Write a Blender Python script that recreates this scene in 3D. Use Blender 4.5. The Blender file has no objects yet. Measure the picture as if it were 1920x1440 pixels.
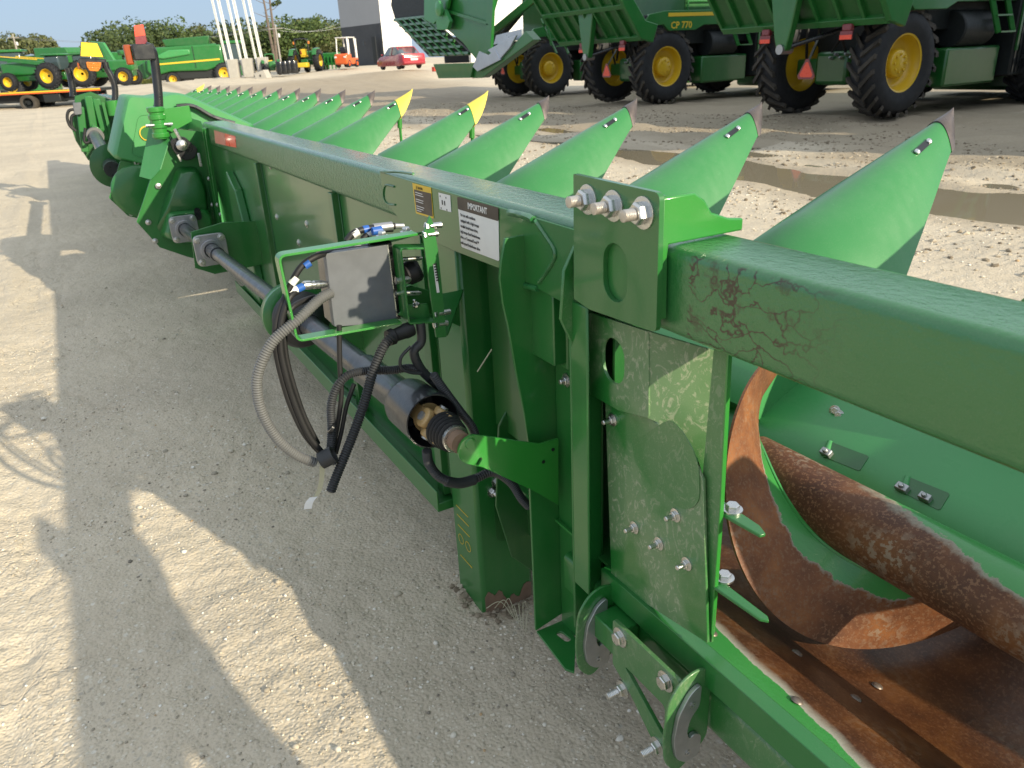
import bpy, bmesh, math, random
import numpy as np
from mathutils import Vector, Matrix
random.seed(7); rng = np.random.default_rng(7)
S = bpy.context.scene
COL = S.collection
PI = math.pi
R = math.radians

# ------------------------------------------------------------------ camera
CAM_H = 1.46
FPX = 1430.0                       # focal length in photo pixels (1920 wide)
PITCH, ROLL, YAW = R(23.23), R(-2.87), R(28.63)
_h = Vector((-math.cos(YAW), math.sin(YAW), 0)); _up = Vector((0, 0, 1))
C_F = _h*math.cos(PITCH) - _up*math.sin(PITCH)
_r = _h.cross(_up); _cu = _r.cross(C_F)
C_R = _r*math.cos(ROLL) + _cu*math.sin(ROLL)
C_U = -_r*math.sin(ROLL) + _cu*math.cos(ROLL)
CAM = Vector((0, 0, CAM_H))
cd = bpy.data.cameras.new('camera'); cam = bpy.data.objects.new('camera', cd); COL.objects.link(cam)
cam.matrix_world = Matrix(((C_R.x, C_U.x, -C_F.x, CAM.x), (C_R.y, C_U.y, -C_F.y, CAM.y), (C_R.z, C_U.z, -C_F.z, CAM.z), (0, 0, 0, 1)))
cd.sensor_width = 36; cd.lens = 36*FPX/1920; cd.clip_start = .02; cd.clip_end = 3000
cd.dof.use_dof = True; cd.dof.focus_distance = 1.75; cd.dof.aperture_fstop = 10.0
S.camera = cam
S.render.resolution_x = 1024; S.render.resolution_y = 768

# ------------------------------------------------------------------ sky and sun
SUN = Vector((2.4, .87, 1.0)).normalized()          # towards the sun
el = math.asin(SUN.z); az = math.atan2(SUN.x, SUN.y)  # azimuth from +Y towards +X
W = bpy.data.worlds.new('World'); S.world = W; W.use_nodes = True
nt = W.node_tree; nt.nodes.clear()
sk = nt.nodes.new('ShaderNodeTexSky'); sk.sky_type = 'NISHITA'; sk.sun_disc = False
sk.sun_elevation = el; sk.sun_rotation = az; sk.altitude = 50; sk.air_density = 1.0; sk.dust_density = .6; sk.ozone_density = 3.0
bg = nt.nodes.new('ShaderNodeBackground'); bg.inputs[1].default_value = .135
wo = nt.nodes.new('ShaderNodeOutputWorld')
hz = nt.nodes.new('ShaderNodeMix'); hz.data_type = 'RGBA'; hz.inputs[0].default_value = .92   # even summer haze over the clear-sky model
tcw = nt.nodes.new('ShaderNodeTexCoord'); sxw = nt.nodes.new('ShaderNodeSeparateXYZ'); nt.links.new(tcw.outputs['Generated'], sxw.inputs[0])
rw = nt.nodes.new('ShaderNodeValToRGB'); nt.links.new(sxw.outputs[2], rw.inputs[0])          # the haze brightens slowly with height, as in view
for k_, (p_, c_) in enumerate(((0, (.44, .585, .80)), (.12, (.50, .66, .88)), (.40, (1.0, 1.10, 1.22)), (1, (1.08, 1.18, 1.28)))):
    if k_ > 1: rw.color_ramp.elements.new(p_)
    rw.color_ramp.elements[k_].position = p_; rw.color_ramp.elements[k_].color = (*c_, 1)
vm = nt.nodes.new('ShaderNodeVectorMath'); vm.operation = 'SCALE'; vm.inputs['Scale'].default_value = 2.85; nt.links.new(rw.outputs[0], vm.inputs[0]); nt.links.new(vm.outputs[0], hz.inputs[7])
nt.links.new(sk.outputs[0], hz.inputs[6])
nt.links.new(hz.outputs[2], bg.inputs[0]); nt.links.new(bg.outputs[0], wo.inputs[0])
sd = bpy.data.lights.new('sun', 'SUN'); sd.energy = 2.95; sd.angle = R(.55); sd.color = (1, .88, .66)
so = bpy.data.objects.new('sun', sd); COL.objects.link(so)
so.rotation_euler = (-SUN).to_track_quat('-Z', 'Y').to_euler(); so.location = (20, 10, 30)
S.view_settings.view_transform = 'Standard'; S.view_settings.look = 'None'
S.view_settings.exposure = 1.1; S.view_settings.gamma = 1; S.view_settings.use_curve_mapping = False
S.render.engine = 'CYCLES'
S.cycles.max_bounces = 7; S.cycles.diffuse_bounces = 4; S.cycles.glossy_bounces = 3

# ------------------------------------------------------------------ photo pixel -> point on a real plane
def ray(x, y): return C_R*((x-960)/FPX) - C_U*((y-720)/FPX) + C_F
def PX(p, X): d = ray(*p); return CAM + d*(X/d.x)
def PY(p, Y): d = ray(*p); return CAM + d*(Y/d.y)
def PZ(p, Z): d = ray(*p); return CAM + d*((Z-CAM_H)/d.z)
def PD(p, D): return CAM + ray(*p)*D
def LX(ps, X): return [PX(p, X) for p in ps]
def LY(ps, Y): return [PY(p, Y) for p in ps]

# ------------------------------------------------------------------ node materials
def new_mat(name):
    m = bpy.data.materials.new(name); m.use_nodes = True
    n = m.node_tree; b = n.nodes['Principled BSDF']
    return m, n, b
class NB:
    """small helper that strings nodes together"""
    def __init__(s, n, coord='Object'):
        s.n = n; tc = n.nodes.new('ShaderNodeTexCoord'); s.co = tc.outputs[coord]
    def mapping(s, scale=(1, 1, 1), rot=(0, 0, 0), loc=(0, 0, 0)):
        m = s.n.nodes.new('ShaderNodeMapping'); s.n.links.new(s.co, m.inputs[0])
        m.inputs['Scale'].default_value = scale; m.inputs['Rotation'].default_value = rot; m.inputs['Location'].default_value = loc
        return m.outputs[0]
    def noise(s, scale, detail=4, rough=.55, vec=None, dist=0):
        t = s.n.nodes.new('ShaderNodeTexNoise'); t.inputs['Scale'].default_value = scale
        t.inputs['Detail'].default_value = detail; t.inputs['Roughness'].default_value = rough; t.inputs['Distortion'].default_value = dist
        s.n.links.new(vec or s.co, t.inputs['Vector']); return t.outputs['Fac']
    def voro(s, scale, feature='F1', out='Distance', vec=None, rnd=1):
        t = s.n.nodes.new('ShaderNodeTexVoronoi'); t.inputs['Scale'].default_value = scale; t.feature = feature
        t.inputs['Randomness'].default_value = rnd
        s.n.links.new(vec or s.co, t.inputs['Vector']); return t.outputs[out]
    def ramp(s, fac, stops, interp='LINEAR'):
        r = s.n.nodes.new('ShaderNodeValToRGB'); r.color_ramp.interpolation = interp
        e = r.color_ramp.elements
        while len(e) < len(stops): e.new(.5)
        for k, (p, c) in enumerate(stops):
            e[k].position = p
            e[k].color = (c, c, c, 1) if isinstance(c, (int, float)) else (*c, 1)
        s.n.links.new(fac, r.inputs[0]); return r.outputs[0]
    def mix(s, fac, a, b, mode='MIX'):
        m = s.n.nodes.new('ShaderNodeMix'); m.data_type = 'RGBA'; m.blend_type = mode
        for idx, v in ((6, a), (7, b)):
            if hasattr(v, 'is_linked') or hasattr(v, 'links'): s.n.links.new(v, m.inputs[idx])
            else: m.inputs[idx].default_value = (*v, 1)
        if isinstance(fac, (int, float)): m.inputs[0].default_value = fac
        else: s.n.links.new(fac, m.inputs[0])
        return m.outputs[2]
    def math(s, op, a, b=None, clamp=False):
        m = s.n.nodes.new('ShaderNodeMath'); m.operation = op; m.use_clamp = clamp
        for i, v in enumerate((a, b)):
            if v is None: continue
            if isinstance(v, (int, float)): m.inputs[i].default_value = v
            else: s.n.links.new(v, m.inputs[i])
        return m.outputs[0]
    def bump(s, h, strength, dist, b, prev=None):
        m = s.n.nodes.new('ShaderNodeBump'); m.inputs['Strength'].default_value = strength; m.inputs['Distance'].default_value = dist
        s.n.links.new(h, m.inputs['Height'])
        if prev is not None: s.n.links.new(prev, m.inputs['Normal'])
        s.n.links.new(m.outputs[0], b.inputs['Normal']); return m.outputs[0]
    def sep(s, vec=None):
        x = s.n.nodes.new('ShaderNodeSeparateXYZ'); s.n.links.new(vec or s.co, x.inputs[0]); return x.outputs
    def link(s, a, b): s.n.links.new(a, b)

def simple(name, base, rough=.5, metal=0, coat=0, var=.12, vscale=9, bump=0, bscale=60, emit=None, spec=.5, coat_rough=.08):
    m, n, b = new_mat(name); q = NB(n)
    d = tuple(max(0, c*(1-var)) for c in base); l = tuple(min(1, c*(1+var)) for c in base)
    q.link(q.mix(q.noise(vscale, 5), d, l), b.inputs['Base Color'])
    b.inputs['Metallic'].default_value = metal
    q.link(q.ramp(q.noise(vscale*2.3, 4), [(.3, max(.03, rough-.08)), (.7, min(1, rough+.1))]), b.inputs['Roughness'])
    b.inputs['Coat Weight'].default_value = coat; b.inputs['Coat Roughness'].default_value = coat_rough
    b.inputs['Specular IOR Level'].default_value = spec
    if bump: q.bump(q.noise(bscale, 4), bump, .003, b)
    if emit:
        b.inputs['Emission Color'].default_value = (*emit[0], 1); b.inputs['Emission Strength'].default_value = emit[1]
    return m

GREEN = (.013, .150, .025)
def paint(name, base=GREEN, rough=.36, coat=.5, dust=.10, dscale=2.6, scuff=0, orange=.12, coat_rough=.09, speck=0, dustcol=(.30, .27, .20), peel=None):
    """enamel with dust film, faint drips, swipes and orange peel"""
    m, n, b = new_mat(name); q = NB(n)
    v = q.mix(q.noise(3.1, 5), tuple(c*.86 for c in base), tuple(c*1.12 for c in base))
    drip = q.noise(1, 5, .6, q.mapping((26, 26, 2.2)))
    dm = q.math('MULTIPLY', q.ramp(q.noise(dscale, 6, .65), [(.42, 0), (.72, 1)]), q.ramp(drip, [(.35, .35), (.65, 1)]))
    dm = q.math('MULTIPLY', dm, dust)
    col = q.mix(dm, v, dustcol)
    fine = q.ramp(q.noise(420, 2), [(.60, 0), (.72, 1)])
    col = q.mix(q.math('MULTIPLY', fine, .05+.25*speck), col, (.42, .40, .33))
    if scuff:
        warp = q.noise(1, 5, .72, q.mapping((34, 34, 22), (0, .7, 0)), dist=3.2)
        patch = q.ramp(q.noise(5.5, 3, .5, dist=.6), [(.40, 0), (.55, 1)])
        sm = q.math('MULTIPLY', q.ramp(warp, [(.50, 0), (.60, 1)]), patch)
        film = q.math('MULTIPLY', patch, .30)
        sm = q.math('MAXIMUM', q.math('MULTIPLY', sm, .78), film); sm = q.math('MULTIPLY', sm, scuff)
        col = q.mix(sm, col, (.36, .38, .27)); dm = q.math('MAXIMUM', dm, q.math('MULTIPLY', sm, .8))
    q.link(col, b.inputs['Base Color'])
    q.link(q.math('ADD', q.math('MULTIPLY', dm, .35), rough), b.inputs['Roughness'])
    q.link(q.math('MULTIPLY', q.math('SUBTRACT', 1, q.math('MULTIPLY', dm, 1.0, True), True), coat), b.inputs['Coat Weight'])
    q.link(q.ramp(q.noise(14, 4), [(.3, coat_rough*.7), (.75, coat_rough*1.6)]), b.inputs['Coat Roughness'])
    if orange:
        q.bump(q.noise(260, 2), orange, .0006, b)
        nb = n.nodes.new('ShaderNodeBump'); nb.inputs['Strength'].default_value = .25; nb.inputs['Distance'].default_value = .002
        if peel: nb.inputs['Strength'].default_value = peel[1]; nb.inputs['Distance'].default_value = peel[2]
        q.link(q.noise(peel[0], 4, .65) if peel else q.noise(7, 2), nb.inputs['Height']); q.link(nb.outputs[0], b.inputs['Coat Normal'])
    return m

def rust_paint(name, zones, dark=1, rough=.62, border=.43, bcol=(.27, .25, .19)):
    """bare rust with paint left where zones() says (0 = rust, 1 = paint)"""
    m, n, b = new_mat(name); q = NB(n)
    r = q.ramp(q.noise(9, 6, .65), [(.28, tuple(c*dark for c in (.070, .026, .012))), (.5, tuple(c*dark for c in (.17, .060, .020))), (.72, tuple(c*dark for c in (.32, .125, .035)))])
    r = q.mix(q.math('MULTIPLY', q.ramp(q.noise(170, 3, .6), [(.54, 0), (.6, 1)]), .8 if dark > .5 else .25), r, (.20, .10, .05))
    pit = q.ramp(q.noise(75, 3, .6), [(.53, 0), (.56, 1)]); big = q.ramp(q.noise(4.5, 3), [(.47, 0), (.6, 1)])
    r = q.mix(q.math('MULTIPLY', q.math('MULTIPLY', pit, big), .55 if dark > .5 else .10), r, (.30, .255, .19))
    z = zones(q); hard = q.ramp(z, [(.5, 0), (.515, 1)]); rim = q.ramp(z, [(border, 0), (.5, 1)])
    g = q.mix(q.noise(6, 4), (.030, .20, .035), (.045, .26, .06))
    col = q.mix(q.math('MULTIPLY', rim, .55 if dark == 1 else .9), r, bcol); col = q.mix(hard, col, g)
    q.link(col, b.inputs['Base Color'])
    q.link(q.math('SUBTRACT', rough, q.math('MULTIPLY', hard, rough-.32)), b.inputs['Roughness'])
    q.link(q.math('MULTIPLY', hard, .3), b.inputs['Coat Weight'])
    q.bump(q.noise(120, 4, .7), .35, .002, b)
    return m

M = {}
def mats():
    M['green'] = paint('green_enamel')
    M['green_clean'] = paint('green_enamel_clean', dust=.10, orange=.06)
    M['green_bright'] = paint('green_enamel_new', (.024, .215, .028), dust=.06, rough=.3)
    M['green_dark'] = paint('green_enamel_deep', (.010, .110, .018), dust=.10)
    M['beam_paint'] = paint('green_enamel_beam', (.014, .145, .034), dust=.06, orange=.8, rough=.30, coat=1.0, coat_rough=.07, peel=(70, .9, .006))
    M['panel_paint'] = paint('green_enamel_backsheet', (.012, .135, .024), dust=.08, rough=.32, coat=.62, orange=.05)
    M['scuffed'] = paint('green_enamel_scuffed', (.014, .155, .024), scuff=.95, dust=.12, speck=.5)
    M['scuffed_light'] = paint('green_enamel_rubbed', (.013, .150, .023), scuff=.42, dust=.15, speck=.5)
    M['snout'] = paint('green_poly', (.030, .200, .050), rough=.32, coat=.3, coat_rough=.2, dust=.22, dscale=2.2, orange=.05, dustcol=(.16, .30, .17), speck=.35)
    M['hood'] = paint('pale_green_poly', (.045, .265, .075), rough=.38, coat=.2, coat_rough=.3, dust=.10, orange=.05)
    M['tip'] = simple('worn_tip_steel', (.15, .125, .115), .34, .65, var=.5, vscale=16)
    M['tip_yellow'] = simple('yellow_poly_tip', (.72, .58, .08), .45, var=.1)
    M['black'] = simple('black_enamel', (.012, .013, .015), .30, coat=.4, var=.3)
    M['black_metal'] = simple('black_shield', (.018, .020, .024), .34, coat=.35, var=.5, vscale=14, bump=.1, bscale=200)
    M['rubber'] = simple('black_rubber', (.012, .012, .013), .55, var=.3)
    M['loom'] = simple('black_loom', (.030, .032, .035), .48, var=.3)
    M['loom_grey'] = simple('grey_loom', (.125, .127, .125), .48, var=.25, vscale=20)
    M['zinc'] = simple('zinc_plate', (.62, .62, .60), .30, 1, var=.12, vscale=60)
    M['zinc_dull'] = simple('galvanised', (.42, .43, .43), .42, .85, var=.2, vscale=40, bump=.15)
    M['bolt_end'] = simple('rusty_thread', (.60, .55, .49), .40, .8, var=.25, vscale=90)
    M['cast_grey'] = simple('cast_aluminium', (.40, .40, .41), .42, .8, var=.2, vscale=35, bump=.2)
    M['yoke'] = simple('tan_yoke', (.36, .24, .10), .42, coat=.2, var=.45, vscale=34, bump=.25)
    M['face_grey'] = simple('grey_coupler_cover', (.115, .125, .140), .46, var=.3, vscale=22, bump=.06)
    M['white'] = simple('white_vinyl', (.72, .72, .70), .4, var=.1, vscale=30)
    M['ink_brown'] = simple('brown_ink', (.055, .040, .030), .45, var=.2)
    M['ink_black'] = simple('black_ink', (.02, .02, .02), .5, var=.1)
    M['ink_yellow'] = simple('yellow_ink', (.70, .47, .03), .4, var=.08)
    M['blue'] = simple('blue_tape', (.02, .10, .38), .45)
    M['amber'] = simple('amber_lens', (.65, .20, .02), .18, coat=.5, var=.2)
    M['amber_dark'] = simple('amber_lens_dark', (.30, .06, .01), .2, coat=.5, var=.25)
    M['red'] = simple('red_reflector', (.95, .075, .03), .3, coat=.3, var=.06)
    M['red_faded'] = simple('faded_red_tape', (.55, .20, .14), .5); M['red_dark'] = simple('dark_red_reflector', (.22, .03, .04), .3, coat=.4)
    M['reflect_yellow'] = simple('yellow_reflector', (.85, .62, .02), .35, var=.04)
    M['strap'] = simple('pale_strap', (.42, .40, .27), .6)
    M['dirt'] = simple('dry_mud', (.20, .13, .085), .9, var=.4, vscale=30, bump=.6, bscale=40)
    M['tyre'] = simple('tyre_rubber', (.014, .015, .018), .68, var=.35, vscale=4)
    M['tyre_mud'] = simple('muddy_tread', (.058, .050, .041), .85, var=.7, vscale=3.5, bump=.4, bscale=14)
    M['rim'] = simple('yellow_rim', (.66, .42, .015), .38, coat=.3, var=.12, vscale=3)
    M['dark'] = simple('dark_machinery', (.010, .013, .014), .55, var=.4)
    M['steel_sheet'] = simple('bright_sheet_steel', (.50, .54, .60), .35, .7, var=.15, vscale=3)
    M['concrete'] = simple('concrete', (.42, .40, .36), .85, var=.2, vscale=4, bump=.2)
    M['white_paint'] = simple('white_steel', (.78, .78, .76), .45, var=.06, vscale=2)
    M['glass'] = simple('dark_cab_glass', (.05, .075, .08), .08, coat=.6, var=.3, vscale=1.5)
    M['bark'] = simple('bark', (.16, .125, .10), .9, var=.35, vscale=3)
    M['wood'] = simple('pole_wood', (.36, .33, .30), .85, var=.2)
mats()

# ------------------------------------------------------------------ mesh builder
class MB:
    def __init__(s, xf=None): s.v = []; s.f = []; s.mi = []; s.m = 0; s.xf = xf
    def add(s, vs, fs):
        o = len(s.v); s.v += [tuple(v) for v in vs]
        for f in fs: s.f.append(tuple(i+o for i in f)); s.mi.append(s.m)
        return s
    def box(s, a, b):
        x0, y0, z0 = a; x1, y1, z1 = b
        x0, x1 = min(x0, x1), max(x0, x1); y0, y1 = min(y0, y1), max(y0, y1); z0, z1 = min(z0, z1), max(z0, z1)
        return s.add([(x0, y0, z0), (x1, y0, z0), (x1, y1, z0), (x0, y1, z0), (x0, y0, z1), (x1, y0, z1), (x1, y1, z1), (x0, y1, z1)],
                     [(0, 3, 2, 1), (4, 5, 6, 7), (0, 1, 5, 4), (1, 2, 6, 5), (2, 3, 7, 6), (3, 0, 4, 7)])
    def obox(s, c, ax, ay, az):
        """box at c with half-axis vectors"""
        c, ax, ay, az = map(Vector, (c, ax, ay, az)); vs = []
        for k in (-1, 1):
            for (i, j) in ((-1, -1), (1, -1), (1, 1), (-1, 1)): vs.append(c+ax*i+ay*j+az*k)
        return s.add(vs, [(0, 3, 2, 1), (4, 5, 6, 7), (0, 1, 5, 4), (1, 2, 6, 5), (2, 3, 7, 6), (3, 0, 4, 7)])
    def bar(s, p, q, w, h, up=(0, 0, 1)):
        p, q, up = Vector(p), Vector(q), Vector(up); d = q-p; L = d.length; d = d/L
        a = d.cross(up)
        if a.length < 1e-4: a = d.cross(Vector((1, 0, 0)))
        a.normalize(); b = a.cross(d)
        return s.obox((p+q)/2, d*L/2, a*w/2, b*h/2)
    def prism(s, poly, ext):
        poly = [Vector(p) for p in poly]; ext = Vector(ext); n = len(poly)
        nrm = Vector((0, 0, 0))
        for i in range(n): nrm += poly[i].cross(poly[(i+1) % n])
        if nrm.dot(ext) > 0: poly = poly[::-1]
        vs = poly + [p+ext for p in poly]
        fs = [tuple(range(n)), tuple(range(2*n-1, n-1, -1))]
        for i in range(n): j = (i+1) % n; fs.append((i, i+n, j+n, j))
        return s.add(vs, fs)
    def holed(s, poly, holes, ext):
        """prism with through holes (triangulated by bmesh fill)"""
        bm = bmesh.new(); ext = Vector(ext); loops = [[Vector(p) for p in poly]]+[[Vector(p) for p in h] for h in holes]
        es = []
        for lp in loops:
            vs = [bm.verts.new(p) for p in lp]
            es += [bm.edges.new((vs[i], vs[(i+1) % len(vs)])) for i in range(len(vs))]
        bmesh.ops.triangle_fill(bm, use_beauty=True, use_dissolve=False, edges=es)
        r = bmesh.ops.extrude_face_region(bm, geom=list(bm.faces))
        bmesh.ops.translate(bm, vec=ext, verts=[g for g in r['geom'] if isinstance(g, bmesh.types.BMVert)])
        bmesh.ops.recalc_face_normals(bm, faces=list(bm.faces)); bm.verts.index_update()
        s.add([v.co.copy() for v in bm.verts], [[v.index for v in f.verts] for f in bm.faces]); bm.free(); return s
    def rings(s, rs, cap0=True, cap1=True, close=True):
        n = len(rs[0]); vs = [v for r in rs for v in r]; fs = []
        for k in range(len(rs)-1):
            for i in range(n if close else n-1):
                j = (i+1) % n; fs.append((k*n+i, k*n+j, (k+1)*n+j, (k+1)*n+i))
        if cap0: fs.append(tuple(range(n-1, -1, -1)))
        if cap1: fs.append(tuple(range((len(rs)-1)*n, len(rs)*n)))
        return s.add(vs, fs)
    def lathe(s, prof, o, d, seg=24, cap0=True, cap1=True):
        """prof: (distance along d, radius)"""
        o, d = Vector(o), Vector(d).normalized()
        a = d.orthogonal().normalized(); b = d.cross(a)
        rs = [[o+d*t+(a*math.cos(2*PI*i/seg)+b*math.sin(2*PI*i/seg))*r for i in range(seg)] for t, r in prof]
        return s.rings(rs, cap0, cap1)
    def cyl(s, p, q, r, r2=None, seg=16):
        p, q = Vector(p), Vector(q); return s.lathe([(0, r), ((q-p).length, r if r2 is None else r2)], p, q-p, seg)
    def pipe(s, o, d, L, ro, ri, seg=24):
        return s.lathe([(0, ri), (0, ro), (L, ro), (L, ri), (0, ri)], o, d, seg, False, False)
    def tube(s, pts, r, seg=10, rib=0, ribamp=.12, sub=6):
        pts = [Vector(p) for p in pts]; c = catmull(pts, sub) if sub else pts
        if rib:
            c = resample(c, rib/2)
        rs = []; up = None
        for i, p in enumerate(c):
            t = (c[min(i+1, len(c)-1)]-c[max(i-1, 0)])
            if t.length < 1e-9: t = Vector((0, 0, 1))
            t.normalize()
            if up is None: up = t.orthogonal().normalized()
            a = (up - t*up.dot(t)).normalized(); up = a; b = t.cross(a)
            rr = r(i/(len(c)-1)) if callable(r) else r
            if rib: rr *= (1+ribamp) if i % 2 else (1-ribamp)
            rs.append([p+(a*math.cos(2*PI*k/seg)+b*math.sin(2*PI*k/seg))*rr for k in range(seg)])
        return s.rings(rs)
    def strip(s, path, wvec, th):
        """flat bar bent along path; wvec = width vector, th = thickness"""
        path = [Vector(p) for p in path]; wv = Vector(wvec); rs = []
        for i, p in enumerate(path):
            t = (path[min(i+1, len(path)-1)]-path[max(i-1, 0)]).normalized(); n = t.cross(wv).normalized()*th/2
            rs.append([p-wv/2-n, p+wv/2-n, p+wv/2+n, p-wv/2+n])
        return s.rings(rs)
    def hexnut(s, o, d, r, h):
        return s.lathe([(0, r*.93), (h*.12, r), (h*.85, r), (h, r*.86)], o, d, 6)
    def ico(s, c, r, jit=0):
        t = (1+5**.5)/2; vs = [(-1, t, 0), (1, t, 0), (-1, -t, 0), (1, -t, 0), (0, -1, t), (0, 1, t), (0, -1, -t), (0, 1, -t), (t, 0, -1), (t, 0, 1), (-t, 0, -1), (-t, 0, 1)]
        fs = [(0, 11, 5), (0, 5, 1), (0, 1, 7), (0, 7, 10), (0, 10, 11), (1, 5, 9), (5, 11, 4), (11, 10, 2), (10, 7, 6), (7, 1, 8), (3, 9, 4), (3, 4, 2), (3, 2, 6), (3, 6, 8), (3, 8, 9), (4, 9, 5), (2, 4, 11), (6, 2, 10), (8, 6, 7), (9, 8, 1)]
        c = Vector(c); rx = (r, r, r) if isinstance(r, (int, float)) else r
        return s.add([c+Vector((v[0]*rx[0], v[1]*rx[1], v[2]*rx[2]))/1.9*(1+random.uniform(-jit, jit)) for v in vs], fs)
    def build(s, name, m, parent=None, smooth=35, bevel=0, bseg=2):
        me = bpy.data.meshes.new(name); me.from_pydata(s.v, [], s.f); me.validate()
        if s.xf is not None: me.transform(s.xf)
        ms = m if isinstance(m, (list, tuple)) else [m]
        for k in ms: me.materials.append(M[k] if isinstance(k, str) else k)
        if len(ms) > 1: me.polygons.foreach_set('material_index', s.mi)
        if smooth:
            me.polygons.foreach_set('use_smooth', [True]*len(me.polygons)); me.set_sharp_from_angle(angle=R(smooth))
        me.update(); o = bpy.data.objects.new(name, me); COL.objects.link(o)
        if bevel:
            b = o.modifiers.new('bevel', 'BEVEL'); b.width = bevel; b.segments = bseg; b.limit_method = 'ANGLE'; b.angle_limit = R(40)
        if parent is not None: child(o, parent)
        return o

def child(o, parent):
    o.parent = parent
    if parent.type == 'EMPTY': o.matrix_parent_inverse = Matrix.Translation(-Vector(parent.location))
    return o
def catmull(P, sub):
    if len(P) < 3: return P
    out = []
    for i in range(len(P)-1):
        p0 = P[max(i-1, 0)]; p1 = P[i]; p2 = P[i+1]; p3 = P[min(i+2, len(P)-1)]
        for k in range(sub):
            t = k/sub
            out.append(.5*((2*p1)+(p2-p0)*t+(2*p0-5*p1+4*p2-p3)*t*t+(3*p1-p0-3*p2+p3)*t**3))
    return out+[P[-1]]
def resample(c, step):
    out = [c[0]]; acc = 0
    for a, b in zip(c, c[1:]):
        L = (b-a).length
        if L < 1e-9: continue
        t = step-acc
        while t <= L: out.append(a+(b-a)*(t/L)); t += step
        acc = L-(t-step)
    return out if len(out) > 3 else c
def tag(o, label, cat, group=None):
    o['label'] = label; o['category'] = cat
    if group: o['group'] = group
    return o
def thing(name, label, cat, loc=(0, 0, 0), group=None):
    o = bpy.data.objects.new(name, None); COL.objects.link(o); o.location = loc; o.empty_display_size = .2
    return tag(o, label, cat, group)
def struct(o, kind='structure'): o['kind'] = kind; return o
def slot(c, u, v, w, h, n=8):
    """rounded slot outline, half width w along u, half height h along v"""
    c, u, v = Vector(c), Vector(u).normalized(), Vector(v).normalized(); pts = []
    for k in range(n+1): a = PI*k/n; pts.append(c+u*math.cos(a)*w+v*(h-w+math.sin(a)*w))
    for k in range(n+1): a = PI+PI*k/n; pts.append(c+u*math.cos(a)*w+v*(-(h-w)+math.sin(a)*w))
    return pts
def rounded(pts, r, n=4, planar=True):
    """round the corners of a polygon"""
    pts = [Vector(p) for p in pts]; out = []
    rr = r if isinstance(r, (list, tuple)) else [r]*len(pts)
    for i, p in enumerate(pts):
        a = (pts[i-1]-p); b = (pts[(i+1) % len(pts)]-p); q = min(rr[i], a.length*.45, b.length*.45)
        if q <= 0: out.append(p); continue
        a = p+a.normalized()*q; b = p+b.normalized()*q
        for k in range(n+1): t = k/n; out.append(a*(1-t)**2+p*2*t*(1-t)+b*t*t)
    return out
def text(name, s, size, o, u, v, m, parent, depth=.0004, align='LEFT', bold=0, sx=1):
    c = bpy.data.curves.new(name, 'FONT'); c.body = s; c.size = size; c.align_x = align; c.extrude = depth/2; c.offset = bold; c.resolution_u = 2
    t = bpy.data.objects.new(name, c); COL.objects.link(t)
    me = bpy.data.meshes.new_from_object(t.evaluated_get(bpy.context.evaluated_depsgraph_get()))
    bpy.data.objects.remove(t)
    u = Vector(u).normalized(); v = Vector(v); v = (v-u*u.dot(v)).normalized(); w = u.cross(v); o = Vector(o)
    me.transform(Matrix(((u.x*sx, v.x, w.x, o.x), (u.y*sx, v.y, w.y, o.y), (u.z*sx, v.z, w.z, o.z), (0, 0, 0, 1))))
    me.materials.clear(); me.materials.append(M[m]); me.name = name
    ob = bpy.data.objects.new(name, me); COL.objects.link(ob)
    return child(ob, parent)
def bolt(parent, o, d, r=.008, h=.007, name='bolt', shank=0, washer=True, m='zinc', endm=None):
    """hex nut or head on a washer, with an optional threaded end"""
    o, d = Vector(o), Vector(d).normalized(); b = MB()
    if washer: b.lathe([(-.002, r*1.45), (.0015, r*1.45), (.002, r*1.2)], o, d, 20)
    b.hexnut(o+d*.001, d, r, h)
    if shank:
        prof = []; k = 0; t = h
        while t < shank: prof.append((t, r*(.56 if k % 2 else .50))); t += max(.0015, shank/26); k += 1
        prof.append((shank, r*.42)); b.m = 1 if endm else 0; b.lathe(prof, o+d*.001, d, 12)
    return b.build(name, [m, endm] if endm else m, parent, 40)

# ================================================================== ground
def vnoise(x, y, scale, seed):
    g = np.random.default_rng(seed).random((256, 256)); x = x*scale; y = y*scale
    xi = np.floor(x).astype(int); yi = np.floor(y).astype(int); fx = x-xi; fy = y-yi
    fx = fx*fx*(3-2*fx); fy = fy*fy*(3-2*fy)
    a = g[xi % 256, yi % 256]; b = g[(xi+1) % 256, yi % 256]; c = g[xi % 256, (yi+1) % 256]; d = g[(xi+1) % 256, (yi+1) % 256]
    return (a*(1-fx)+b*fx)*(1-fy)+(c*(1-fx)+d*fx)*fy - .5
def ss(a, b, x): t = np.clip((x-a)/(b-a), 0, 1); return t*t*(3-2*t)
_pn = [PZ(p, 0) for p in ((960, 262), (1080, 277), (1180, 300), (1300, 325), (1400, 342), (1489, 361), (1541, 374), (1736, 402), (1920, 424))]
_pf = [PZ(p, 0) for p in ((960, 257), (1080, 264), (1180, 272), (1300, 283), (1400, 296), (1535, 315), (1755, 340), (1920, 356))]
def pud(x, y):
    """signed distance-like value, > 0 inside the puddle"""
    n = np.interp(x, [p.x for p in _pn], [p.y for p in _pn]); f = np.interp(x, [p.x for p in _pf], [p.y for p in _pf])
    n = n+.18*vnoise(x, y, 1.1, 5)+.10*vnoise(x, y, 3.2, 6); f = f+.28*vnoise(x, y, .9, 7)+.12*vnoise(x, y, 3.5, 8)
    return np.minimum(y-n, f-y)
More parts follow.
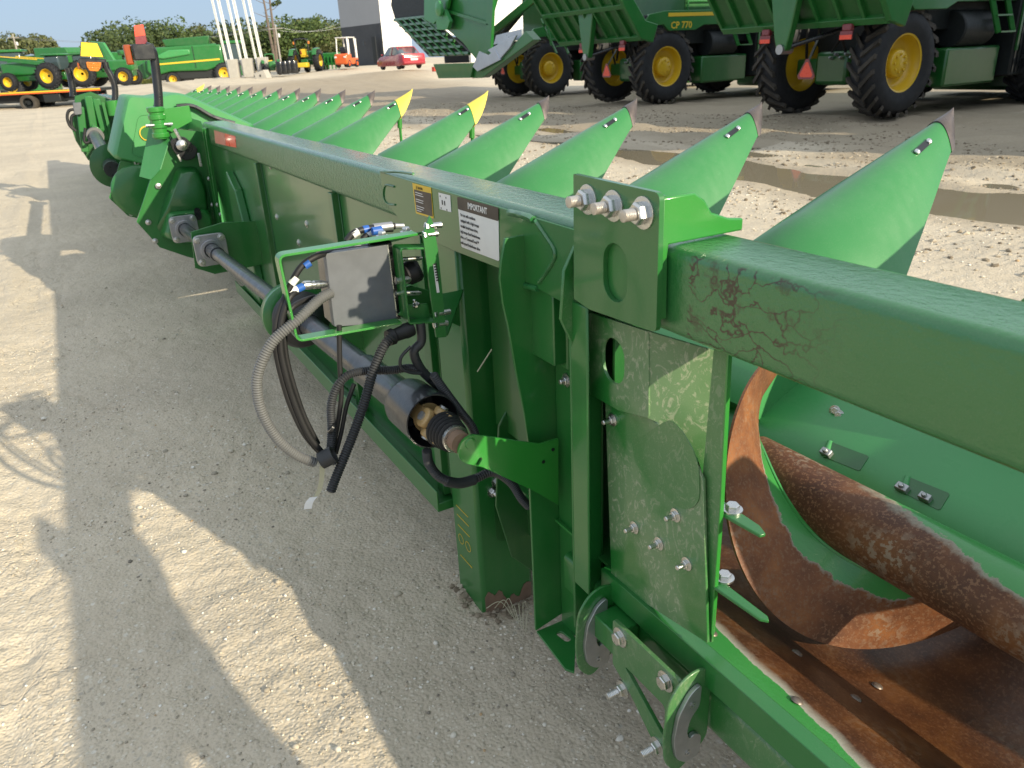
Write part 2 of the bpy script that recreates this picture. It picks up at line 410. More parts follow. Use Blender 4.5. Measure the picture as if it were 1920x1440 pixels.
# gentle rise of the yard towards the buildings: (x, y, z) read off where far things stand
RISE = [(PD(p, d)) for p, d in (((750, 131), 52), ((650, 127), 62), ((700, 122), 80), ((500, 145), 60), ((440, 145), 62), ((380, 158), 72), ((580, 136), 66),
        ((300, 160), 74), ((560, 150), 50), ((480, 160), 50), ((850, 150), 48), ((900, 140), 60), ((200, 160), 80), ((80, 165), 95), ((860, 118), 90), ((400, 140), 110), ((640, 112), 130), ((150, 150), 150))]
FLATP = [(-48, -.4), (-48, 8), (-34, 10), (-27, 16), (-27, 24), (-19, 15), (-19, 26), (-11, 14), (-11, 25), (0, 10), (0, 25), (-10, 0), (-25, 0), (-25, 6), (-10, 7), (-40, -10), (-20, -12), (0, -10), (10, 5), (-36, 5), (-34, 20), (0, 0), (20, 30), (20, -20), (-70, -10), (-90, -20)]
CX = np.array([p.x for p in RISE]+[p[0] for p in FLATP]); CY = np.array([p.y for p in RISE]+[p[1] for p in FLATP])
CZ = np.array([p.z for p in RISE]+[0]*len(FLATP))
def rise(x, y):
    x = np.asarray(x, float); y = np.asarray(y, float); num = np.zeros_like(x); den = np.zeros_like(x)
    for a, b, z in zip(CX, CY, CZ):
        w = 1/((x-a)**2+(y-b)**2+4)**1.6; num += w*z; den += w
    return num/den*ss(14, 40, np.hypot(x, y))
def gz(x, y):
    x = np.asarray(x, float); y = np.asarray(y, float); d = np.hypot(x+1.5, y)
    z = .018*vnoise(x, y, 1.7, 1)+.012*vnoise(x, y, 5, 2)+.007*vnoise(x*.8+y*.5, y, 13, 3)+(.0065*vnoise(x, y, 31, 4)+.0045*vnoise(x, y, 52, 41))*(d < 9)
    z -= .010*np.clip(1-np.abs(vnoise(x+.15*vnoise(x, y, 6, 43), y*1.6, 4.2, 42))/.035, 0, 1)*ss(.30, -.25, y)*ss(-.1, .15, vnoise(x, y, 1.5, 44)+.12)
    z += .13*vnoise(x, y, .35, 9)*ss(5.5, 9, y)*(1-ss(12, 15, y)*.7)+.09*vnoise(x, y*2.2, 1.3, 10)*ss(7.5, 9, y)*(1-ss(15, 22, y))
    # ruts and a crusted edge on the open side
    z += .02*np.exp(-((y+.62+.12*vnoise(x, y, 1.2, 12))/.10)**2)*ss(-.2, .2, vnoise(x, y, 1.4, 13)+.15)
    z -= .012*np.exp(-((y+.42+.10*vnoise(x, y, 1.6, 14))/.05)**2)*ss(0, .25, vnoise(x, y, 2.1, 15))
    q = pud(x, y); z = np.where(q > -.5, np.minimum(z, z*np.clip(-q*3, 0, 1)+.035*np.clip(-q, 0, 1)), z)
    z = z-.09*ss(-.06, .55, q)
    return z+rise(x, y)
def GZ(x, y): return float(gz(np.array([x]), np.array([y]))[0])
def axis(segs):
    out = []
    for a, b, st in segs: out += list(np.arange(a, b-1e-6, st))
    return out
xs = np.array(axis([(-900, -300, 100), (-300, -120, 15), (-120, -60, 3), (-60, -26, .9), (-26, -10, .22), (-10, -5.2, .06), (-5.2, -.6, .018), (-.6, 3, .06), (3, 12, .5), (12, 60, 6), (60, 400, 40)])+[400.])
ys = np.array(axis([(-400, -60, 40), (-60, -12, 4), (-12, -2, .4), (-2, -1.2, .06), (-1.2, 1.35, .018), (1.35, 6, .10), (6, 9.6, .06), (9.6, 18, .16), (18, 40, 1), (40, 120, 4), (120, 600, 40)])+[600.])
gx, gy = np.meshgrid(xs, ys, indexing='ij'); gzv = gz(gx, gy)
nx, ny = gx.shape; co = np.stack([gx, gy, gzv], -1).reshape(-1, 3)
idx = np.arange(nx*ny).reshape(nx, ny)
qd = np.stack([idx[:-1, :-1], idx[1:, :-1], idx[1:, 1:], idx[:-1, 1:]], -1).reshape(-1, 4)
me = bpy.data.meshes.new('ground'); me.vertices.add(len(co)); me.vertices.foreach_set('co', co.ravel())
me.loops.add(qd.size); me.loops.foreach_set('vertex_index', qd.ravel()); me.polygons.add(len(qd))
me.polygons.foreach_set('loop_start', np.arange(0, qd.size, 4)); me.polygons.foreach_set('loop_total', np.full(len(qd), 4))
me.polygons.foreach_set('use_smooth', np.ones(len(qd), bool)); me.update(calc_edges=True)
# how damp and earthy the soil is: round the puddle and in the tracked strip before the pickers
fx, fy = co[:, 0], co[:, 1]
q = pud(fx, fy); damp = np.clip(ss(-.55, .05, q)*.55, 0, 1)
strip = ss(7.8, 9.3, fy+.8*vnoise(fx, fy, .5, 21))*(1-ss(24, 32, fy))*ss(-60, -52, fx+6*vnoise(fx, fy, .08, 22))
strip *= np.clip(1.05-.9*ss(-.1, .3, vnoise(fx, fy, .45, 23))*(fx > -9), 0, 1)
strip *= 1-ss(0, .5, (fy-(14.5-.16*(fx+20)))/9)*(fx < -28)
damp = np.maximum(damp, strip*.75)
at = me.attributes.new('damp', 'FLOAT', 'POINT'); at.data.foreach_set('value', damp)
ground = bpy.data.objects.new('ground', me); COL.objects.link(ground); struct(ground)
m, n, b = new_mat('gravel_yard'); q = NB(n)
an = n.nodes.new('ShaderNodeAttribute'); an.attribute_name = 'damp'; dp = an.outputs['Fac']
dust = q.mix(q.noise(2.6, 7, .7), (.50, .42, .31), (.72, .625, .48))
dust = q.mix(q.ramp(q.noise(.6, 4), [(.4, 0), (.65, .5)]), dust, (.42, .36, .28))
cell = q.voro(95, out='Color'); cx = q.sep(cell)[0]
stone = q.ramp(cx, [(0, (.36, .315, .25)), (.3, (.47, .41, .32)), (.7, (.60, .53, .42)), (1, (.78, .73, .62))])
dist = q.voro(95)
col = q.mix(q.math('MULTIPLY', q.ramp(dist, [(.25, 1), (.5, 0)]), .55), dust, stone)
c2 = q.voro(38, out='Color'); st2 = q.ramp(q.sep(c2)[1], [(0, (.34, .30, .24)), (1, (.76, .71, .61))])
pick = q.math('MULTIPLY', q.ramp(q.sep(c2)[2], [(.72, 0), (.75, 1)]), q.ramp(q.voro(38), [(.18, 1), (.3, 0)]))
col = q.mix(q.math('MULTIPLY', pick, .8), col, st2)
mudc = q.mix(q.noise(1.4, 6, .7), (.20, .155, .105), (.38, .31, .22)); mudc = q.mix(q.ramp(q.noise(30, 4), [(.52, 0), (.7, .6)]), mudc, (.40, .345, .255))
col = q.mix(dp, col, mudc); q.link(col, b.inputs['Base Color'])
q.link(q.ramp(dp, [(0, .95), (1, .75)]), b.inputs['Roughness']); b.inputs['Specular IOR Level'].default_value = .25
n1 = q.bump(q.noise(120, 6, .75), .28, .006, b); n1 = q.bump(q.noise(28, 5, .6), .45, .014, b, n1)
n2 = q.bump(q.math('SUBTRACT', 1, dist), .5, .006, b, n1)
n3 = q.bump(q.noise(9, 6, .62), .55, .03, b, n2)
cw = n.nodes.new('ShaderNodeTexVoronoi'); cw.feature = 'DISTANCE_TO_EDGE'; cw.inputs['Scale'].default_value = 6.5
cn = n.nodes.new('ShaderNodeTexNoise'); cn.inputs['Scale'].default_value = 7; cn.inputs['Detail'].default_value = 6; q.link(q.co, cn.inputs['Vector'])
cm = n.nodes.new('ShaderNodeMix'); cm.data_type = 'VECTOR'; cm.inputs[0].default_value = .22; q.link(q.mapping((1, 1.9, 1), (0, 0, .35)), cm.inputs[4]); q.link(cn.outputs['Color'], cm.inputs[5]); q.link(cm.outputs[1], cw.inputs['Vector'])
crk = q.math('MULTIPLY', q.ramp(cw.outputs['Distance'], [(0, 1), (.03, .5), (.08, 0)]), q.ramp(q.noise(1.7, 4), [(.46, 0), (.66, 1)]))
crk = q.math('MULTIPLY', crk, q.ramp(q.math('ADD', q.math('MULTIPLY', q.sep()[1], -.5), .5), [(.52, .0), (.70, 1)]))
q.bump(q.math('SUBTRACT', 1, crk), .5, .016, b, n3)
ground.data.materials.append(m)

# water in the rut
wm, n, b = new_mat('muddy_water'); q = NB(n)
b.inputs['Base Color'].default_value = (.25, .215, .150, 1); b.inputs['Roughness'].default_value = .035; b.inputs['IOR'].default_value = 1.33
q.bump(q.noise(5, 3), .02, .01, b)
w = MB(); gxs = np.linspace(-15, 6, 90)
w.add([(x, y, -.028) for x in gxs for y in (6.0, 9.4)], [(2*i, 2*i+2, 2*i+3, 2*i+1) for i in range(89)])
struct(w.build('puddle_water', wm, smooth=0))

# loose stones lying on the yard near the camera
peb, n, b = new_mat('loose_stone'); q = NB(n)
gi = n.nodes.new('ShaderNodeNewGeometry')
q.link(q.ramp(gi.outputs['Random Per Island'], [(0, (.20, .175, .14)), (.06, (.36, .315, .245)), (.3, (.50, .44, .34)), (.7, (.64, .575, .46)), (.94, (.84, .80, .72)), (1, (.46, .30, .15))]), b.inputs['Base Color']); b.inputs['Roughness'].default_value = .9
def stones(name, X, Y, Z, Sz, mat_, seed, jit=.22, flat=.7, smooth=True):
    """many loose stones as one mesh (built with arrays)"""
    g = np.random.default_rng(seed); t_ = MB().ico((0, 0, 0), 1); bv = np.array(t_.v); bf = np.array(t_.f); N = len(X)
    sc = Sz[:, None]*np.stack([g.uniform(.8, 1.45, N), g.uniform(.8, 1.45, N), g.uniform(.55, .9, N)*flat*1.3], 1)
    an_ = g.uniform(0, 2*PI, N); v = bv[None]*(1+g.uniform(-jit, jit, (N, 12, 1)))*sc[:, None, :]
    x = v[..., 0]*np.cos(an_)[:, None]-v[..., 1]*np.sin(an_)[:, None]; y = v[..., 0]*np.sin(an_)[:, None]+v[..., 1]*np.cos(an_)[:, None]
    v = np.stack([x+X[:, None], y+Y[:, None], v[..., 2]+(Z+Sz*.2)[:, None]], -1).reshape(-1, 3); f = (bf[None]+12*np.arange(N)[:, None, None]).reshape(-1, 3)
    me = bpy.data.meshes.new(name); me.vertices.add(len(v)); me.vertices.foreach_set('co', v.ravel()); me.loops.add(f.size); me.loops.foreach_set('vertex_index', f.ravel().astype(np.int32))
    me.polygons.add(len(f)); me.polygons.foreach_set('loop_start', np.arange(0, f.size, 3)); me.polygons.foreach_set('loop_total', np.full(len(f), 3)); me.polygons.foreach_set('use_smooth', np.full(len(f), smooth)); me.update(calc_edges=True)
    me.materials.append(mat_); o = bpy.data.objects.new(name, me); COL.objects.link(o); return struct(o, 'stuff')
N = 52000; px_ = -7.0+7.4*rng.random(N)**.62; py_ = -1.3+2.6*rng.random(N)
dens = vnoise(px_, py_, 1.8, 61)+.5*vnoise(px_, py_, 6, 62)+.35*np.exp(-((py_-.15)/.35)**2)*(px_ > -3.4)
kp = dens > -.18+.3*rng.random(N); px_, py_ = px_[kp], py_[kp]; N = len(px_)
sz = .0013+.0038*rng.random(N)**4+.0075*(rng.random(N) > .9955)
stones('loose_gravel', px_, py_, gz(px_, py_), sz, peb, 3)
N = 14000; ax_ = -16+19*rng.random(N); ay_ = 2.2+4.6*rng.random(N); qv = pud(ax_, ay_); kp = (qv < -.05)
stones('loose_gravel', ax_[kp], ay_[kp], gz(ax_[kp], ay_[kp]), .003+.010*rng.random(kp.sum())**3, peb, 4)
# clods along the puddle bank and beyond it
N = 24000; cx_ = -26+28*rng.random(N)**.8; cy_ = 5.2+8.4*rng.random(N); qv = pud(cx_, cy_); cs = .004+.022*rng.random(N)**3.4
keep = (qv < -.03) & ((vnoise(cx_, cy_, 1.3, 31) > -.12)); zc = gz(cx_, cy_)
m, n, b = new_mat('soil_clod'); q = NB(n); gi = n.nodes.new('ShaderNodeNewGeometry')
q.link(q.ramp(gi.outputs['Random Per Island'], [(0, (.16, .125, .085)), (.5, (.30, .245, .175)), (1, (.50, .435, .335))]), b.inputs['Base Color']); b.inputs['Roughness'].default_value = .95
stones('soil_clods', cx_[keep], cy_[keep], zc[keep], cs[keep], m, 5, .3, .7, False)

# ================================================================== near corn head
BY0, BY1, BZ0, BZ1 = .73, .858, 1.066, 1.197         # back tube: front, rear, bottom, top
ROW = .762
def snout_mesh(seg=12):
    """sections of one snout: ridge height, half width and drop from ridge to skirt"""
    st = [(1.50, .50, .29, .08), (1.53, .62, .305, .19), (1.57, .78, .312, .29), (1.61, .905, .31, .34), (1.64, .966, .305, .365), (1.78, 1.020, .270, .30), (1.92, 1.074, .222, .235), (2.05, 1.124, .168, .178), (2.15, 1.163, .125, .136), (2.23, 1.194, .089, .104), (2.285, 1.215, .065, .082), (2.31, 1.225, .056, .074)]
    rs = []
    for (Y, zr, w, dp) in st:
        r = []
        for k in range(seg*2+1):
            u = -1+k/seg; r.append(Vector((w*math.copysign(abs(u)**.92, u), Y, zr-dp*abs(u)**1.85)))
        for k in range(1, seg):
            u = 1-2*k/seg; r.append(Vector((w*u*.96, Y, zr-dp-.03*math.sqrt(max(0, 1-u*u)))))
        rs.append(r)
    return rs
SN = snout_mesh()
from mathutils.bvhtree import BVHTree
_t = None
def make_snout(root, X, tipm, prop=False, first=None, dy=0, dz=0):
    if first:
        o = first[0].copy(); COL.objects.link(o); o.parent = root; o.matrix_parent_inverse = Matrix.Translation(-Vector(root.location)); o.location = (X, dy, dz)
        for c in first[1]:
            if c.name.startswith('snout_tip') and tipm != 'tip': continue
            d = c.copy(); COL.objects.link(d); d.parent = o
        subs = None
    else:
        b = MB(); b.rings(SN); o = b.build('snout', 'snout', root, 50); o.location = (X, dy, dz); subs = []
        tb = MB().rings(SN); bv = BVHTree.FromPolygons([Vector(v) for v in tb.v], tb.f)
        h0 = bv.ray_cast(Vector((.30, 2.19-.12, 1.45)), Vector((-.27, .12, -.30)).normalized()); c0, nr = h0[0], h0[1]
        if nr.z < 0: nr = -nr
        ax = Vector((-.12, .93, .36)); ax = (ax-nr*ax.dot(nr)).normalized(); sd_ = ax.cross(nr); s = MB()
        s.prism(rounded([c0-sd_*.009-ax*.04, c0+sd_*.009-ax*.04, c0+sd_*.009+ax*.04, c0-sd_*.009+ax*.04], .008), nr*.003)
        subs.append(s.build('slot', 'black', o))
        for t in (-.032, .032): subs.append(MB().lathe([(0, .009), (.003, .0085), (.006, .005), (.007, 0.001)], c0+ax*t+nr*.003, nr, 14).build('bolt', 'zinc', o))
    if first is None or tipm != 'tip':
        t = MB(); yl = tipm != 'tip'; rs = []
        prof = [(2.296, 1.224, .064, .086), (2.312, 1.231, .060, .084), (2.332, 1.238, .042, .062), (2.348, 1.245, .027, .042), (2.360, 1.251, .012, .020), (2.367, 1.257, .002, .003)]
        if yl: prof = [(2.235, 1.200, .094, .112), (2.25, 1.207, .092, .112), (2.29, 1.224, .072, .092), (2.33, 1.241, .046, .064), (2.362, 1.256, .022, .032), (2.385, 1.272, .003, .004)]
        for (Y, zr, w, dp) in prof:
            r = []
            for k in range(13): u = -1+k/6; r.append(Vector((w*math.copysign(abs(u)**.92, u), Y, zr-dp*abs(u)**1.85)))
            for k in range(1, 6): u = 1-2*k/6; r.append(Vector((w*u*.96, Y, zr-dp-.02*math.sqrt(max(0, 1-u*u))*dp/.08)))
            rs.append(r)
        t.rings(rs); to = t.build('snout_tip', tipm, o, 50)
        if first is None: subs.append(to)
    if prop:
        p = MB(); p.cyl((0, 2.245, .15), (0, 2.255, 1.04), .011, seg=8); p.cyl((0, 2.252, 1.0), (0, 2.258, 1.075), .018, seg=10)
        p.build('prop_rod', 'green_bright', o)
    return (o, subs)

def beam(b, x0, x1, y0=BY0, y1=BY1, z0=BZ0, z1=BZ1, r=.016):
    n = 5; pr = []
    for cy, cz, a0 in ((y0+r, z0+r, 180), (y1-r, z0+r, 270), (y1-r, z1-r, 0), (y0+r, z1-r, 90)):
        for k in range(n): a = R(a0+90*k/(n-1)); pr.append((cy+r*math.cos(a), cz+r*math.sin(a)))
    b.rings([[Vector((x, y, z)) for y, z in pr] for x in (x0, x1)]); return b

HA = thing('corn_head', 'nearest green corn head with the bolted plates, auger and coupler in front of the camera', 'corn head', (0, .73, 0), 'corn heads parked in line on the gravel')
H = HA
# snouts: one every 30 inches, the outer one with a yellow tip and a prop
first = make_snout(H, -ROW*2+.057, 'tip')
for k in (1, 3, 4, 5): make_snout(H, -ROW*k+.057, 'tip', first=first)
make_snout(H, -4.49, 'tip_yellow', True, first)
make_snout(H, .057, 'tip', first=first); make_snout(H, .057+ROW, 'tip', first=first)
# ---- tubes
far = beam(MB(), -4.86, -.955, z0=1.078).build('top_tube', 'beam_paint', H, 40)
m_ = paint('green_enamel_beam_rusty', (.017, .155, .034), dust=.08, orange=.55, rough=.30, coat=.9, coat_rough=.08, peel=(70, .7, .005))
n = m_.node_tree; b_ = n.nodes['Principled BSDF']; q = NB(n); src = b_.inputs['Base Color'].links[0].from_socket
xyz = q.sep(); vein = q.voro(13, 'DISTANCE_TO_EDGE', vec=q.mapping((.8, 1, 1.6)))
wv = n.nodes.new('ShaderNodeTexVoronoi'); wv.feature = 'DISTANCE_TO_EDGE'; wv.inputs['Scale'].default_value = 21
ns = n.nodes.new('ShaderNodeTexNoise'); ns.inputs['Scale'].default_value = 9; ns.inputs['Detail'].default_value = 5; q.link(q.co, ns.inputs['Vector'])
mv = n.nodes.new('ShaderNodeMix'); mv.data_type = 'VECTOR'; mv.inputs[0].default_value = .20; q.link(q.mapping((.42, 1, 1.5)), mv.inputs[4]); q.link(ns.outputs['Color'], mv.inputs[5]); q.link(mv.outputs[1], wv.inputs['Vector'])
line = q.ramp(wv.outputs['Distance'], [(.0, 1), (.015, .8), (.042, 0)])
area = q.math('MULTIPLY', q.ramp(q.math('MULTIPLY', xyz[0], -1), [(.52, 0), (.64, 1)]), q.ramp(q.math('MULTIPLY', xyz[0], -1), [(.797, 1), (.80, 0)]))
area = q.math('MULTIPLY', area, q.ramp(q.noise(5, 3), [(.36, 0), (.50, 1)]))
rl = q.math('MULTIPLY', line, area); blot = q.math('MULTIPLY', q.math('MULTIPLY', q.ramp(q.noise(26, 5, .7), [(.55, 0), (.63, 1)]), area), .6)
side = n.nodes.new('ShaderNodeNewGeometry'); ny_ = q.sep(side.outputs['Normal'])[1]
fr = q.ramp(q.math('MULTIPLY', ny_, -1), [(.6, 0), (.8, 1)])
rl = q.math('MULTIPLY', q.math('MAXIMUM', rl, blot), fr)
q.link(q.math('MULTIPLY', q.math('SUBTRACT', 1, rl), .9), b_.inputs['Coat Weight'])
q.link(q.mix(rl, src, (.050, .030, .020)), b_.inputs['Base Color'])
M['beam_rusty'] = m_
near = beam(MB(), -.955, 2.0, y0=BY0+.001, z0=1.062).build('top_tube', 'beam_rusty', H, 40); near['label'] = 'near top tube with brown rust veins'
# ---- plate let into the tube front, with the decals on it
pl = MB(); pl.prism(rounded(LY([(712, 322), (1080, 432), (1080, 585), (1052, 566), (948, 508), (850, 470), (762, 430), (720, 372)], BY0-.006), [.004, 0, 0, .01, .01, .03, .05, .03]), (0, .0058, 0))
pl.build('tube_plate', 'panel_paint', H, 40, .001)
def bead(ps, r): return MB().tube(LY(ps, BY0-.007), r, 6).build('weld_bead', 'beam_paint', H, 60)
class _W:
    def tube(s, P, r, n): MB().tube(P, r, n).build('weld_bead', 'beam_paint', H, 60)
wl = _W()
wl.tube(LY([(714, 322), (745, 322), (775, 326)], BY0-.007), .004, 6); wl.tube(LY([(955, 398), (985, 405), (1000, 412)], BY0-.007), .0075, 6)
wl.tube(LY([(1004, 414), (1022, 440), (1040, 470), (1036, 492), (1010, 530)], BY0-.007), .0045, 6); wl.tube(LY([(958, 523), (985, 535), (1008, 542)], BY0-.007), .006, 6)
wl.tube(LY([(739, 350), (722, 348), (719, 368), (726, 382), (741, 384)], BY0-.007), .0028, 6)
def decal(name, quad, Y, m, parent, r=.004):
    b = MB(); b.prism(rounded(LY(quad, Y), r), (0, .0006, 0)); return b.build(name, m, parent, 0)
XA, ZA = Vector((1, 0, 0)), Vector((0, 0, 1))
lb = decal('important_label', [(857, 369), (934, 389), (936, 490), (865, 463)], BY0-.0072, 'white', H, .006)
a0, a1 = PY((857, 369), BY0), PY((936, 490), BY0)
decal('label_header', [(857, 369), (934, 389), (934.6, 415), (858.4, 392)], BY0-.0078, 'ink_brown', lb, .005)
text('label_lettering', 'IMPORTANT', .0185, PY((877, 391), BY0-.0082), XA, ZA, 'white', lb, bold=.0004, sx=.85)
for k, ln in enumerate(('For use with combines', 'equipped with a high torque', 'variable feederhouse drive,', 'high torque fixed feederhouse', 'drive, or CommandTouch™', 'multi-speed feederhouse drive')):
    o_ = PY((863.5, 405+k*10.3), BY0-.0080); text('label_lettering', ln, .0098, o_, XA, ZA, 'ink_black', lb, bold=0, sx=.78)
cq = decal('caution_label', [(773, 343), (808, 352), (813, 410), (780, 400)], BY0-.0072, 'ink_yellow', H, .002)
decal('label_text_panel', [(776, 355), (808, 363), (811, 406), (781, 397)], BY0-.0078, 'ink_brown', cq, .001)
text('label_lettering', '⚠ CAUTION', .0088, PY((779.5, 353.5), BY0-.0081), XA, ZA, 'ink_black', cq, sx=.75)
for k in range(9):
    if k in (2, 5): continue
    p0 = PY((778.5+k*.35, 361+k*4.2), BY0-.0082); L = (.045, .050, .03, .048, .046, .02, .05, .044, .03)[k]
    MB().box(p0, p0+Vector((L*.95, .0003, .0016))).build('label_line', 'white', cq, 0)
sq = decal('pictogram_label', [(822, 361), (844, 366.5), (846, 398), (824.5, 392)], BY0-.0072, 'white', H, .001)
for (u, v, w, h) in ((.16, .82, .05, .05), (.84, .82, .05, .05), (.16, .16, .05, .05), (.84, .16, .05, .05), (.36, .5, .07, .14), (.64, .5, .07, .14)):
    p0 = PY((822, 361), BY0-.0078); x1 = PY((844, 366.5), BY0).x; z1 = PY((824.5, 392), BY0).z
    c = Vector((p0.x+(x1-p0.x)*u, p0.y, z1+(p0.z-z1)*v)); MB().box(c-Vector((w*.036, 0, h*.036)), c+Vector((w*.036, .0004, h*.036))).build('mark', 'ink_black', sq, 0)
decal('red_reflector', [(401, 244), (421, 250), (423, 273), (404, 268)], BY0-.0012, 'red_faded', H, .001)
decal('red_reflector', [(421.5, 250), (441, 255.5), (443, 277), (423.5, 273)], BY0-.0012, 'red', H, .001)
ed = MB().prism(LY([(331, 214), (376, 227), (392, 262), (322, 244)], BY0-.004), (0, .0035, 0)).build('tube_end_plate', 'green_clean', H, 30)
text('maker_lettering', 'JOHN DEERE', .030, PY((339, 240), BY0-.0048), (1, 0, -.02), ZA, 'ink_yellow', ed, sx=1.25, bold=.0008)

# ---- back sheets, each with its stiffening lip
def sheet(name, ps, Y, th=.004, m='panel_paint', bev=0): return MB().prism(LY(ps, Y), (0, th, 0)).build(name, m, H, 30, bev)
YS = .752
def zx(x, z): return Vector((x, YS, z))
xsplit = [-4.93, -3.62, -2.52, -1.76]
for k in range(3):
    x0, x1 = xsplit[k]+.004, xsplit[k+1]-.004
    MB().prism([zx(x0, 1.077), zx(x1, 1.077), zx(x1, .30), zx(x0, .28)], (0, .005, 0)).build('back_sheet', 'panel_paint', H, 0)
    r = MB(); xr = xsplit[k+1] if k < 2 else -1.80
    r.box((xr-.022, .728, .30), (xr+.022, .751, 1.076)); r.box((xr-.03, .748, .30), (xr+.03, .7515, 1.076))
    r.build('stiffener', 'green_dark', H, 30, .003)
b = MB(); b.box((-4.6, .70, .262), (-1.76, .80, .29)); b.box((-4.6, .698, .262), (-1.76, .703, .33)); b.build('sill', 'green', H, 30, .002)
b = MB()
b.prism([zx(-4.30, .98), zx(-4.14, .90), zx(-4.02, .62), zx(-4.0, .30), zx(-4.4, .28)], (0, -.04, 0)); b.build('corner_panel', 'green', H, 30, .006)
for p in ((443, 450), (472, 447), (519, 407), (507, 312), (575, 420), (560, 455)): bolt(H, PY(p, YS-.001), (0, -1, 0), .010, .005)
# long bright edge strip beside the end panel
b = MB(); b.bar(PY((384, 240), .70), PY((424, 500), .70), .018, .006, (0, 1, 0)); b.bar(PY((384, 240), .715), PY((424, 500), .715), .006, .03, (0, 1, 0)); b.build('edge_strip', 'green_clean', H, 30, .001)
b = MB(); b.bar(PY((378, 300), .70), PY((402, 410), .70), .05, .006, (0, 1, 0)); b.build('edge_strip', 'green', H, 30, .001)
for p in ((391, 335), (397, 384), (407, 384), (413, 402)): bolt(H, PY(p, .69), (0, -1, 0), .009, .006)

# ---- end of the head: side panel, gear housing and bearings (they face along the row)
XE = -4.92
b = MB(); b.prism(LX([(318, 240), (400, 250), (420, 500), (350, 481), (300, 464), (256, 416), (282, 337), (300, 300)], XE), (-.006, 0, 0)); b.build('end_panel', 'green', H, 30)
b = MB(); b.prism([PX((289, 188), -5.02), PX((310, 205), -4.99), PX((322, 246), -4.93), PX((300, 318), -4.86), PX((283, 337), -4.90), PX((261, 331), -5.0)], (0, .006, 0)); b.build('end_flange', 'snout', H, 30, .001)
b = MB(); b.prism(LX([(282, 337), (256, 416), (258.5, 417), (285, 338)], XE+.012), (-.02, 0, 0)); b.build('panel_lip', 'green_clean', H, 30, .001)
def dome(name, o1, o2, X, h, m, parent):
    """raised pressing: outer outline o1 on the sheet, inner outline o2 raised by h"""
    a = rounded(LX(o1, X), .04, 5); c = [p+Vector((h, 0, 0)) for p in rounded(LX(o2, X), .04, 5)]; b = MB()
    mid = [p.lerp(k, .78)+Vector(((h*.93)-(p.lerp(k, .78).x-X), 0, 0)) for p, k in zip(a, c)]
    b.rings([a, mid, c], False, True); return b.build(name, m, parent, 50)
gh = dome('gear_housing', [(292, 430), (312, 360), (330, 312), (370, 312), (388, 350), (392, 455), (330, 452)], [(312, 384), (328, 345), (340, 322), (366, 322), (376, 350), (382, 382), (340, 385)], XE+.003, .09, 'green_dark', H)
dome('gear_housing', [(300, 445), (306, 392), (322, 388), (385, 384), (396, 398), (398, 458), (345, 456)], [(312, 440), (316, 400), (326, 396), (380, 393), (388, 404), (390, 448), (340, 446)], XE+.008, .12, 'green', H)
b = MB(); b.prism(slot(PX((371, 401), XE+.135), (0, 1, 0), (0, 0, 1), .018, .036), (.002, 0, 0)); b.build('inspection_slot', 'black', H, 0)
b = MB(); b.prism(rounded(LX([(318, 262), (345, 255), (372, 280), (365, 298), (345, 302), (326, 285)], XE+.06), .02), (-.05, 0, 0)); b.build('torque_arm', 'black', H, 40, .004)
b = MB(); c = PX((340, 272), XE+.07); b.lathe([(0, .030), (.02, .030), (.024, .024), (.03, .012)], c, (1, 0, 0), 18); b.cyl(c+Vector((.01, 0, .03)), c+Vector((.01, -.02, .09)), .010, seg=10); b.build('grease_fitting', 'zinc', H)
b = MB(); b.bar(PX((333, 290), XE+.07), PX((340, 303), XE+.07), .012, .012); b.bar(PX((372, 287), XE+.07), PX((377, 312), XE+.07), .014, .014); b.build('turnbuckle', 'zinc', H, 40, .002)
for p in ((297, 349), (322, 385), (305, 420), (278, 417), (291, 452), (368, 376), (385, 398), (370, 455)): bolt(H, PX(p, XE+.012), (1, 0, 0), .011, .006)
b = MB(); oo = rounded([Vector((-5.0, y, z)) for y, z in ((.62, .30), (.60, 1.06), (.80, 1.16), (1.10, 1.10), (1.45, .92), (1.70, .70), (1.70, .34))], .05, 4)
b.rings([[p+Vector((-.22, .03*(1 if p.y < 1 else -1), -.02)) for p in oo], [p+Vector((-.16, 0, 0)) for p in oo], oo]); b.build('end_hood', 'hood', H, 45)
# pole clamp, pole and warning reflector
cl = MB(); c = PX((297, 232), -4.90)
for z in (-.075, -.025, .02, .06): cl.lathe([(0, .040), (.004, .046), (.026, .046), (.03, .040)], c+Vector((0, 0, z)), (0, 0, 1), 20)
cl.cyl(c+Vector((0, 0, -.08)), c+Vector((0, 0, .09)), .038, seg=20)
cl.prism([c+Vector((0, .03, .075)), c+Vector((0, .18, .085)), c+Vector((0, .18, .0)), c+Vector((0, .06, -.05)), c+Vector((0, .03, -.03))], (.006, 0, 0)); cl.build('pole_clamp', 'green_bright', H, 40, .002)
b = MB(); b.cyl(c+Vector((.03, -.07, -.005)), c+Vector((.03, .07, -.005)), .009, seg=8); b.build('clamp_pin', 'zinc', H)
pts = LX([(298, 214), (297, 180), (293, 140), (289, 110), (284, 93), (272, 86)], -4.90)
b = MB(); b.tube(pts, .024, 14); po = b.build('light_pole', 'black', H, 60)
hd = PX((270, 96), -4.90)
b = MB(); b.box(hd+Vector((-.05, -.06, -.045)), hd+Vector((.05, .05, .035))); b.build('lamp_bracket', 'black', po, 30, .006)
b = MB(); b.box(hd+Vector((-.02, -.10, -.065)), hd+Vector((.022, -.062, .035))); b.build('amber_lamp', 'amber_dark', po, 30, .008)
rq = LX([(251, 48), (268, 46), (277, 86), (255, 89)], -4.90)
b = MB(); b.prism(rq, (-.012, .004, 0)); b.build('reflector_board', 'red_dark', po, 30)
